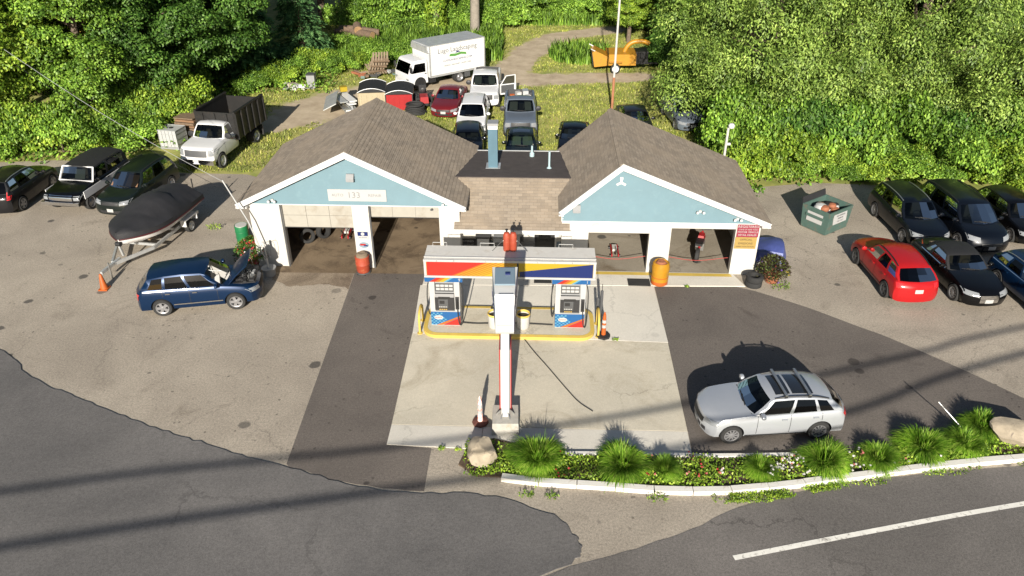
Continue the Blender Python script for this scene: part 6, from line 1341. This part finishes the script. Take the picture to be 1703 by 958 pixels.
for kind, x, y, s, rz, mat, lb in (('maple', 30.4, 41.0, .78, 1.0, 'leaf_rust', 'tree with yellowing leaves at the right end of the woods'), ('ash', 20.5, 54.5, 1.2, .4, None, G3), ('oak', 29.5, 54, 1.25, 3.0, None, G3), ('maple', 14.8, 57, 1.1, 4.0, None, G3),
    ('oak', 38, 52, 1.3, 5.2, None, G3), ('ash', 24, 64, 1.3, 2.0, None, G3), ('maple', 35, 64, 1.35, 2.5, None, G3), ('oak', 16.5, 68, 1.2, .2, None, G3)):
    tree(kind, x, y, s, rz, lb, WR, mat)
tree('spruce', 31.6, 46.6, 1.0, .8, 'silvery blue conifer among the trees on the right', WR, 'leaf_silver'); tree('spruce', 11.8, 60.2, .8, .3, 'dark conifer behind the wood chipper', WR, 'leaf_deep')
G4 = 'leafy tree in the woods closing off the yard'
for kind, x, y, s, rz, mat in (('oak', -11, 82, 1.2, 0, None), ('maple', -3.5, 86, 1.2, 1.2, None), ('ash', 4, 90, 1.2, 2, None), ('oak', 12, 84, 1.2, 3, None), ('maple', -18, 76, 1.2, 4, None), ('ash', 20, 80, 1.2, 5, None), ('oak', -26, 82, 1.4, 1, None), ('oak', 30, 82, 1.4, 1, None), ('maple', -9.5, 75.5, .8, 2.2, 'leaf_deep')):
    tree(kind, x, y, s, rz, G4, WB, mat)
tree('maple', 9.8, 66.5, .62, 1.7, 'rounded bright green tree beside the dirt track', WB, 'leaf_yellow')
pt_ = thing('bare_trunk', 'tall pale bare trunk behind the box truck', 'tree', (-3.2, 68.3, -.05)); MB().tube([(0, 0, 0), (.1, 0, 5), (0, .1, 11)], [.42, .36, .25], 12).build('trunk', 'bark_pale', pt_)
MB().tube([(0, 0, 7), (1.2, .3, 9.5)], [.14, .05], 6).build('limb', 'bark_pale', pt_)
vt = thing('ivy_trunk', 'tree trunk wrapped in bright ivy behind the box truck', 'tree', (-6.6, 69.5, -.05)); MB().tube([(0, 0, 0), (0, .1, 9)], [.35, .2], 10).build('trunk', 'bark', vt)
rng = np.random.default_rng(31); n = 3500; a = rng.uniform(0, 6.28, n); z = rng.uniform(0, 8.5, n); rr = rng.uniform(.55, 1.05, n)*(1 - .03*z); d_ = np.stack([np.cos(a), np.sin(a), .2*np.ones(n)], 1)
V = cards(np.stack([rr*np.cos(a), rr*np.sin(a), z], 1), rng.normal(0, .5, (n, 3)) + np.array([0, 0, -1.]), d_, rng.uniform(.16, .3, n), rng.uniform(.12, .22, n)); obj('crown', np_mesh('crown', V, np.arange(len(V)).reshape(-1, 4), 'leaf_yellow'), vt)
# shrubs along the edges
rs = random.Random(21); SL, SR, SB = 'shrubs along the left woods', 'shrubs along the right woods', 'shrubs behind the yard'
def row(pts, n, label, group, smin, smax, mats, zs=(.9, 1.4), jit=.7):
    P = np.array(pts); dd = np.r_[0, np.cumsum(np.hypot(*np.diff(P, axis=0).T))]
    for k in range(n):
        u = (k + .5)/n*dd[-1]; shrub(np.interp(u, dd, P[:, 0]) + rs.uniform(-jit, jit), np.interp(u, dd, P[:, 1]) + rs.uniform(-jit, jit), rs.uniform(smin, smax), rs.uniform(*zs), rs.choice(mats), label, group, k)
row([(-31, 40.6), (-26, 41.0), (-22.3, 42.0), (-20.8, 46), (-20.2, 49.5)], 15, 'bright green shrub at the foot of the left woods', SL, 1.1, 1.9, [None, 'leaf_yellow', None], (1.0, 1.9))
row([(-18.4, 52.4), (-15.5, 55.5), (-13.2, 57.5), (-12.2, 60)], 8, 'shrub under the conifers behind the rubble heap', SL, .8, 1.4, [None, 'leaf_yellow', 'leaf_deep'])
row([(11.9, 38.2), (13.5, 37.6), (16.5, 37.8), (19, 38.2), (23, 37.2), (28, 36.2), (33, 36)], 26, 'bright green shrub at the foot of the right woods', SR, .9, 1.7, [None, 'leaf_yellow', 'leaf_yellow', None], (.9, 1.7))
row([(12.2, 41), (15, 40.2), (20, 40.6), (26, 39.8), (32, 39)], 16, 'tall shrub rising behind the parked wagons', SR, 1.5, 2.3, [None, 'leaf_deep', None], (1.2, 1.9))
row([(-14, 64.5), (-10, 61.5), (-8.3, 60), (-7.5, 63)], 8, 'green shrub behind the pallet heap', SB, .8, 1.4, ['leaf_yellow', None], (.8, 1.3))
row([(-14, 72), (-9, 70.5), (-4.5, 72), (0, 75), (5, 77), (10, 75), (14, 70)], 22, 'overgrown shrub at the back of the yard', SB, 1.4, 2.4, ['leaf_yellow', None, None], (.9, 1.5), 1.2)
row([(10.5, 61.5), (12.5, 59), (12.8, 53), (12.2, 48)], 9, 'shrub in the shade behind the wood chipper', SB, 1.0, 1.7, ['leaf_deep', None])
# ground cover: weeds, tall grass, lawn blades
def blades(name, XY, h, w, lean, mat, rng, label, cat):
    n = len(XY); a = rng.uniform(0, 6.28, n); hh = h*rng.uniform(.5, 1.15, n); ln = np.stack([np.cos(a), np.sin(a), 0*a], 1)*(lean*rng.uniform(.2, 1, n)*hh)[:, None]
    s_ = np.stack([-np.sin(a), np.cos(a), 0*a], 1)*(w*rng.uniform(.6, 1.3, n))[:, None]; B0 = np.stack([XY[:, 0], XY[:, 1], np.full(n, -.02)], 1); T_ = B0 + ln; T_[:, 2] += hh; Mi = B0 + ln*.35; Mi[:, 2] += hh*.55
    V = np.stack([B0 - s_, B0 + s_, Mi + s_*.8, T_, Mi - s_*.8], 1).reshape(-1, 3); i = np.arange(n)*5
    me = bpy.data.meshes.new(name); F5 = np.stack([i, i+1, i+2, i+3, i+4], 1); me = np_mesh(name, V, F5, mat); o = obj(name, me); tag(o, label, cat, kind='stuff'); return o
rng = np.random.default_rng(77)
def area(n, x0, x1, y0, y1, f):
    P = np.stack([rng.uniform(x0, x1, n), rng.uniform(y0, y1, n)], 1); return P[f(P[:, 0], P[:, 1])]
nz2 = lambda x, y: np.sin(x*1.3 + 2*np.sin(y*.7)) * np.cos(y*1.1 + 1.5*np.sin(x*.6))
inyard = lambda x, y: (dirtness(x, y) < .42 + .25*nz2(x*2, y*2)) & ~((np.abs(x + .4) < 11.0) & (y < 34.7)) & ((x > -18.6) | (y > 44)) & ((y > 38.3) | (np.abs(x) < 11.5))
P = area(95000, -21, 14, 34.6, 76, inyard); blades('lawn_grass', P, .14, .022, .6, 'leaf_lawn', rng, 'short patchy grass of the yard behind the shop', 'grass')
tall = lambda x, y: ((np.hypot((x - 5.3)/2.4, (y - 61.8)/2.6) < 1) | ((y > 58.5 + .12*(x + 14)**1.0) & (x < -5.8) & (x > -14.5) & (y < 73)) | ((y > 72.5) & (x > -6) & (x < 12)) | ((x > -5.5) & (x < -.8) & (y > 60.5) & (y < 73)))
P = area(70000, -15, 13, 57, 84, tall); blades('tall_grass', P, .95, .035, .45, 'leaf_green', rng, 'tall bright weeds and grass at the back of the yard', 'grass')
wl = lambda x, y: (((y < 41.8) & (y > 39.4) & (x < -20.5)) | ((x < -17.8) & (y > 41.5) & (x > -22.5)) | ((y > 52) & (x < -12.5)) | ((y > 36.6 + .3*nz2(x, y)) & (y < 40) & (x > 11.2)) | ((x > 10.6) & (x < 12.5) & (y > 34.8) & (y < 48)))
P = area(60000, -34, 34, 34.5, 62, wl)
n = len(P); Z = rng.uniform(.02, .55, n)**1.0; V = cards(np.column_stack([P, Z]), rng.normal(0, 1, (n, 3)) + np.array([0, -.2, .4]), np.array([0, -.3, 1.]) + rng.normal(0, .4, (n, 3)), rng.uniform(.14, .3, n), rng.uniform(.09, .18, n))
o = obj('undergrowth', np_mesh('undergrowth', V, np.arange(len(V)).reshape(-1, 4), 'leaf_green')); tag(o, 'low leafy undergrowth along the edges of the woods', 'undergrowth', kind='stuff')
# planting bed: ornamental grasses, flowers, ground cover
def tuft_mesh(seed, n=7000, rad=.80):
    rng = np.random.default_rng(seed); a = rng.uniform(0, 6.28, n); el = np.arcsin(rng.uniform(.22, 1, n)); r0 = .20*np.sqrt(rng.uniform(0, 1, n)); base = np.stack([r0*np.cos(a), r0*np.sin(a), np.zeros(n)], 1)
    dr = np.stack([np.cos(a)*np.cos(el), np.sin(a)*np.cos(el), np.sin(el)], 1) + rng.normal(0, .10, (n, 3)); L_ = rad*rng.uniform(.6, 1.06, n)*(.92 + .10*np.sin(3*a + seed)); s_ = np.stack([-np.sin(a), np.cos(a), 0*a], 1)*.008
    q = []
    for t, w in ((0, 1), (.4, 1), (.75, .8), (1.0, .1)):
        p = base + dr*(L_*t)[:, None] + np.array([0, 0, 1.])*((.25*t - .80*t**2.8)*L_*np.cos(el)**.8)[:, None]; p[:, 2] = np.maximum(p[:, 2], .01); q += [p - s_*w, p + s_*w]
    V = np.stack(q, 1).reshape(-1, 3); i = np.arange(n)[:, None]*8; F = np.concatenate([i + np.array([[0, 1, 3, 2]]), i + np.array([[2, 3, 5, 4]]), i + np.array([[4, 5, 7, 6]])]); return np_mesh('blades', V, F, 'leaf_tuft')
TU = [tuft_mesh(50 + k) for k in range(3)]
GG = 'ornamental grasses in the planting bed'
for k, (x, y, s, lb) in enumerate(((.72, 16.6, 1.15, 'largest round grass clump, next to the sign block'), (3.2, 16.35, 1.05, 'round grass clump in the planting bed'), (4.35, 16.2, .72, 'smaller round grass clump in the planting bed'), (7.1, 16.25, .75, 'small round grass clump in front of the silver car'), (9.0, 16.5, 1.08, 'round grass clump in the planting bed'),
    (10.65, 16.65, .88, 'round grass clump in the planting bed'), (12.15, 17.1, 1.08, 'round grass clump in the planting bed'), (13.4, 17.2, .85, 'round grass clump in the planting bed'), (14.3, 18.0, .9, 'grass clump behind the big boulder'))):
    t = thing('grass_clump', lb, 'grass', (x, y, .05), k*1.7, GG); obj('blades', TU[k % 3], t); t.scale = (s*rs.uniform(.92, 1.1), s*rs.uniform(.88, 1.0), s*rs.uniform(.82, 1.02)); t.rotation_euler = (rs.uniform(-.12, .12), rs.uniform(-.15, .15), k*1.7)
    MB().lathe([(.17, 0), (.15, .1), (.02, .16)], 9).build('crown_base', 'soil', t)
KFa = np.array(KF)
def inbed(x, y): return (y > np.interp(x, KFa[:, 0], KFa[:, 1]) + .12) & (y < np.interp(x, [-1.5, -.6, .3, 1.2, 4.5, 8.5, 11.5, 14, 20], [17.1, 17.5, 17.2, 16.85, 16.7, 16.75, 17.0, 17.5, 18.3]))
P = area(90000, -1.4, 19, 15.4, 18.3, lambda x, y: (inbed(x, y) | ((x < -.2) & (np.hypot((x + .95)/.75, (y - 16.7)/.75) < 1))) & (rng.uniform(0, 1, len(x)) < .38 + .3*nz2(x*1.7, y*2)))
n = len(P); Z = .06 + rng.uniform(0, .26, n)*(.6 + .4*nz2(P[:, 0]*2.3, P[:, 1]*2)); V = cards(np.column_stack([P, Z]), rng.normal(0, 1, (n, 3)) + np.array([0, -.2, .5]), np.array([0, -.3, 1.]) + rng.normal(0, .45, (n, 3)), rng.uniform(.05, .11, n), rng.uniform(.03, .065, n))
o = obj('ground_cover', np_mesh('ground_cover', V, np.arange(len(V)).reshape(-1, 4), 'leaf_yellow')); tag(o, 'low leafy ground cover filling the planting bed', 'ground cover', kind='stuff')
for m_, cnt, xr in (('petal_white', 70, (5.9, 8.4)), ('petal_red', 34, (1.2, 7.2)), ('petal_pink', 36, (1.6, 12.5)), ('petal_white', 22, (9.6, 12.4))):
    P = area(cnt*6, xr[0], xr[1], 15.7, 16.9, lambda x, y: inbed(x, y) & (nz2(x*2.2, y*3) > .1))[:cnt]; n = len(P); d_ = np.array([0, -.4, 1.]) + rng.normal(0, .3, (n, 3))
    V = cards(np.column_stack([P, rng.uniform(.16, .34, n)]), np.cross(d_, rng.normal(0, 1, (n, 3))), d_, np.full(n, .075), np.full(n, .075)); o = obj('bed_flowers', np_mesh('bed_flowers', V, np.arange(len(V)).reshape(-1, 4), m_)); tag(o, {'petal_white': 'white', 'petal_red': 'red', 'petal_pink': 'pink'}[m_] + (' blossoms scattered through the planting bed' if cnt > 22 else ' blossoms between the farther grass clumps'), 'flowers', kind='stuff')
# weeds in the pavement cracks and along the kerb
Wd = []
for x, y, s in ((-13.6, 31.6, .35), (.4, 15.3, .22), (1.1, 15.25, .2), (4.0, 15.15, .3), (10.75, 26.35, .4), (-2.1, 17.15, .12), (-1.6, 17.1, .1), (3.7, 22.75, .12), (7.0, 26.45, .1), (11.9, 36.3, .6), (-12.2, 35.6, .5)):
    n = int(70*s/.3) + 10; a = rng.uniform(0, 6.28, n); r_ = s*np.sqrt(rng.uniform(0, 1, n)); Wd.append(cards(np.stack([x + r_*np.cos(a), y + .45*r_*np.sin(a)*(1 + .6*np.sin(5*a)), .03 + rng.uniform(0, s*.6, n)], 1), rng.normal(0, 1, (n, 3)) + np.array([0, 0, .7]), np.array([0, -.3, 1.]) + rng.normal(0, .4, (n, 3)), rng.uniform(.06, .13, n), rng.uniform(.02, .045, n)))
P0 = area(5200, 5.6, 9.2, 14.8, 15.7, lambda x, y: (y < np.interp(x, KFa[:, 0], KFa[:, 1]) - .1) & (y > np.interp(x, [5.6, 7, 9.2], [15.0, 15.05, 15.55])) & (nz2(x*3, y*4) > -.45)); n = len(P0); Wd.append(cards(np.column_stack([P0, rng.uniform(0, .11, n)]), rng.normal(0, 1, (n, 3)), np.array([0, 0, 1.]) + rng.normal(0, .5, (n, 3)), rng.uniform(.04, .09, n), rng.uniform(.02, .05, n)))
P = area(9000, 5.5, 16, 15.0, 17.0, lambda x, y: (y < np.interp(x, KFa[:, 0], KFa[:, 1]) - .08) & (y > np.interp(x, KFa[:, 0], KFa[:, 1]) - .30 - .12*nz2(x*2, 0*y))); P = P[nz2(P[:, 0]*1.5, P[:, 0]) > -.2]
n = len(P); Wd.append(cards(np.column_stack([P, rng.uniform(0, .08, n)]), rng.normal(0, 1, (n, 3)), np.array([0, 0, 1.]) + rng.normal(0, .4, (n, 3)), rng.uniform(.04, .09, n), rng.uniform(.02, .05, n)))
V = np.concatenate(Wd); o = obj('weeds', np_mesh('weeds', V, np.arange(len(V)).reshape(-1, 4), 'leaf_yellow')); tag(o, 'small weeds growing from cracks and along the white kerb', 'weeds', kind='stuff')
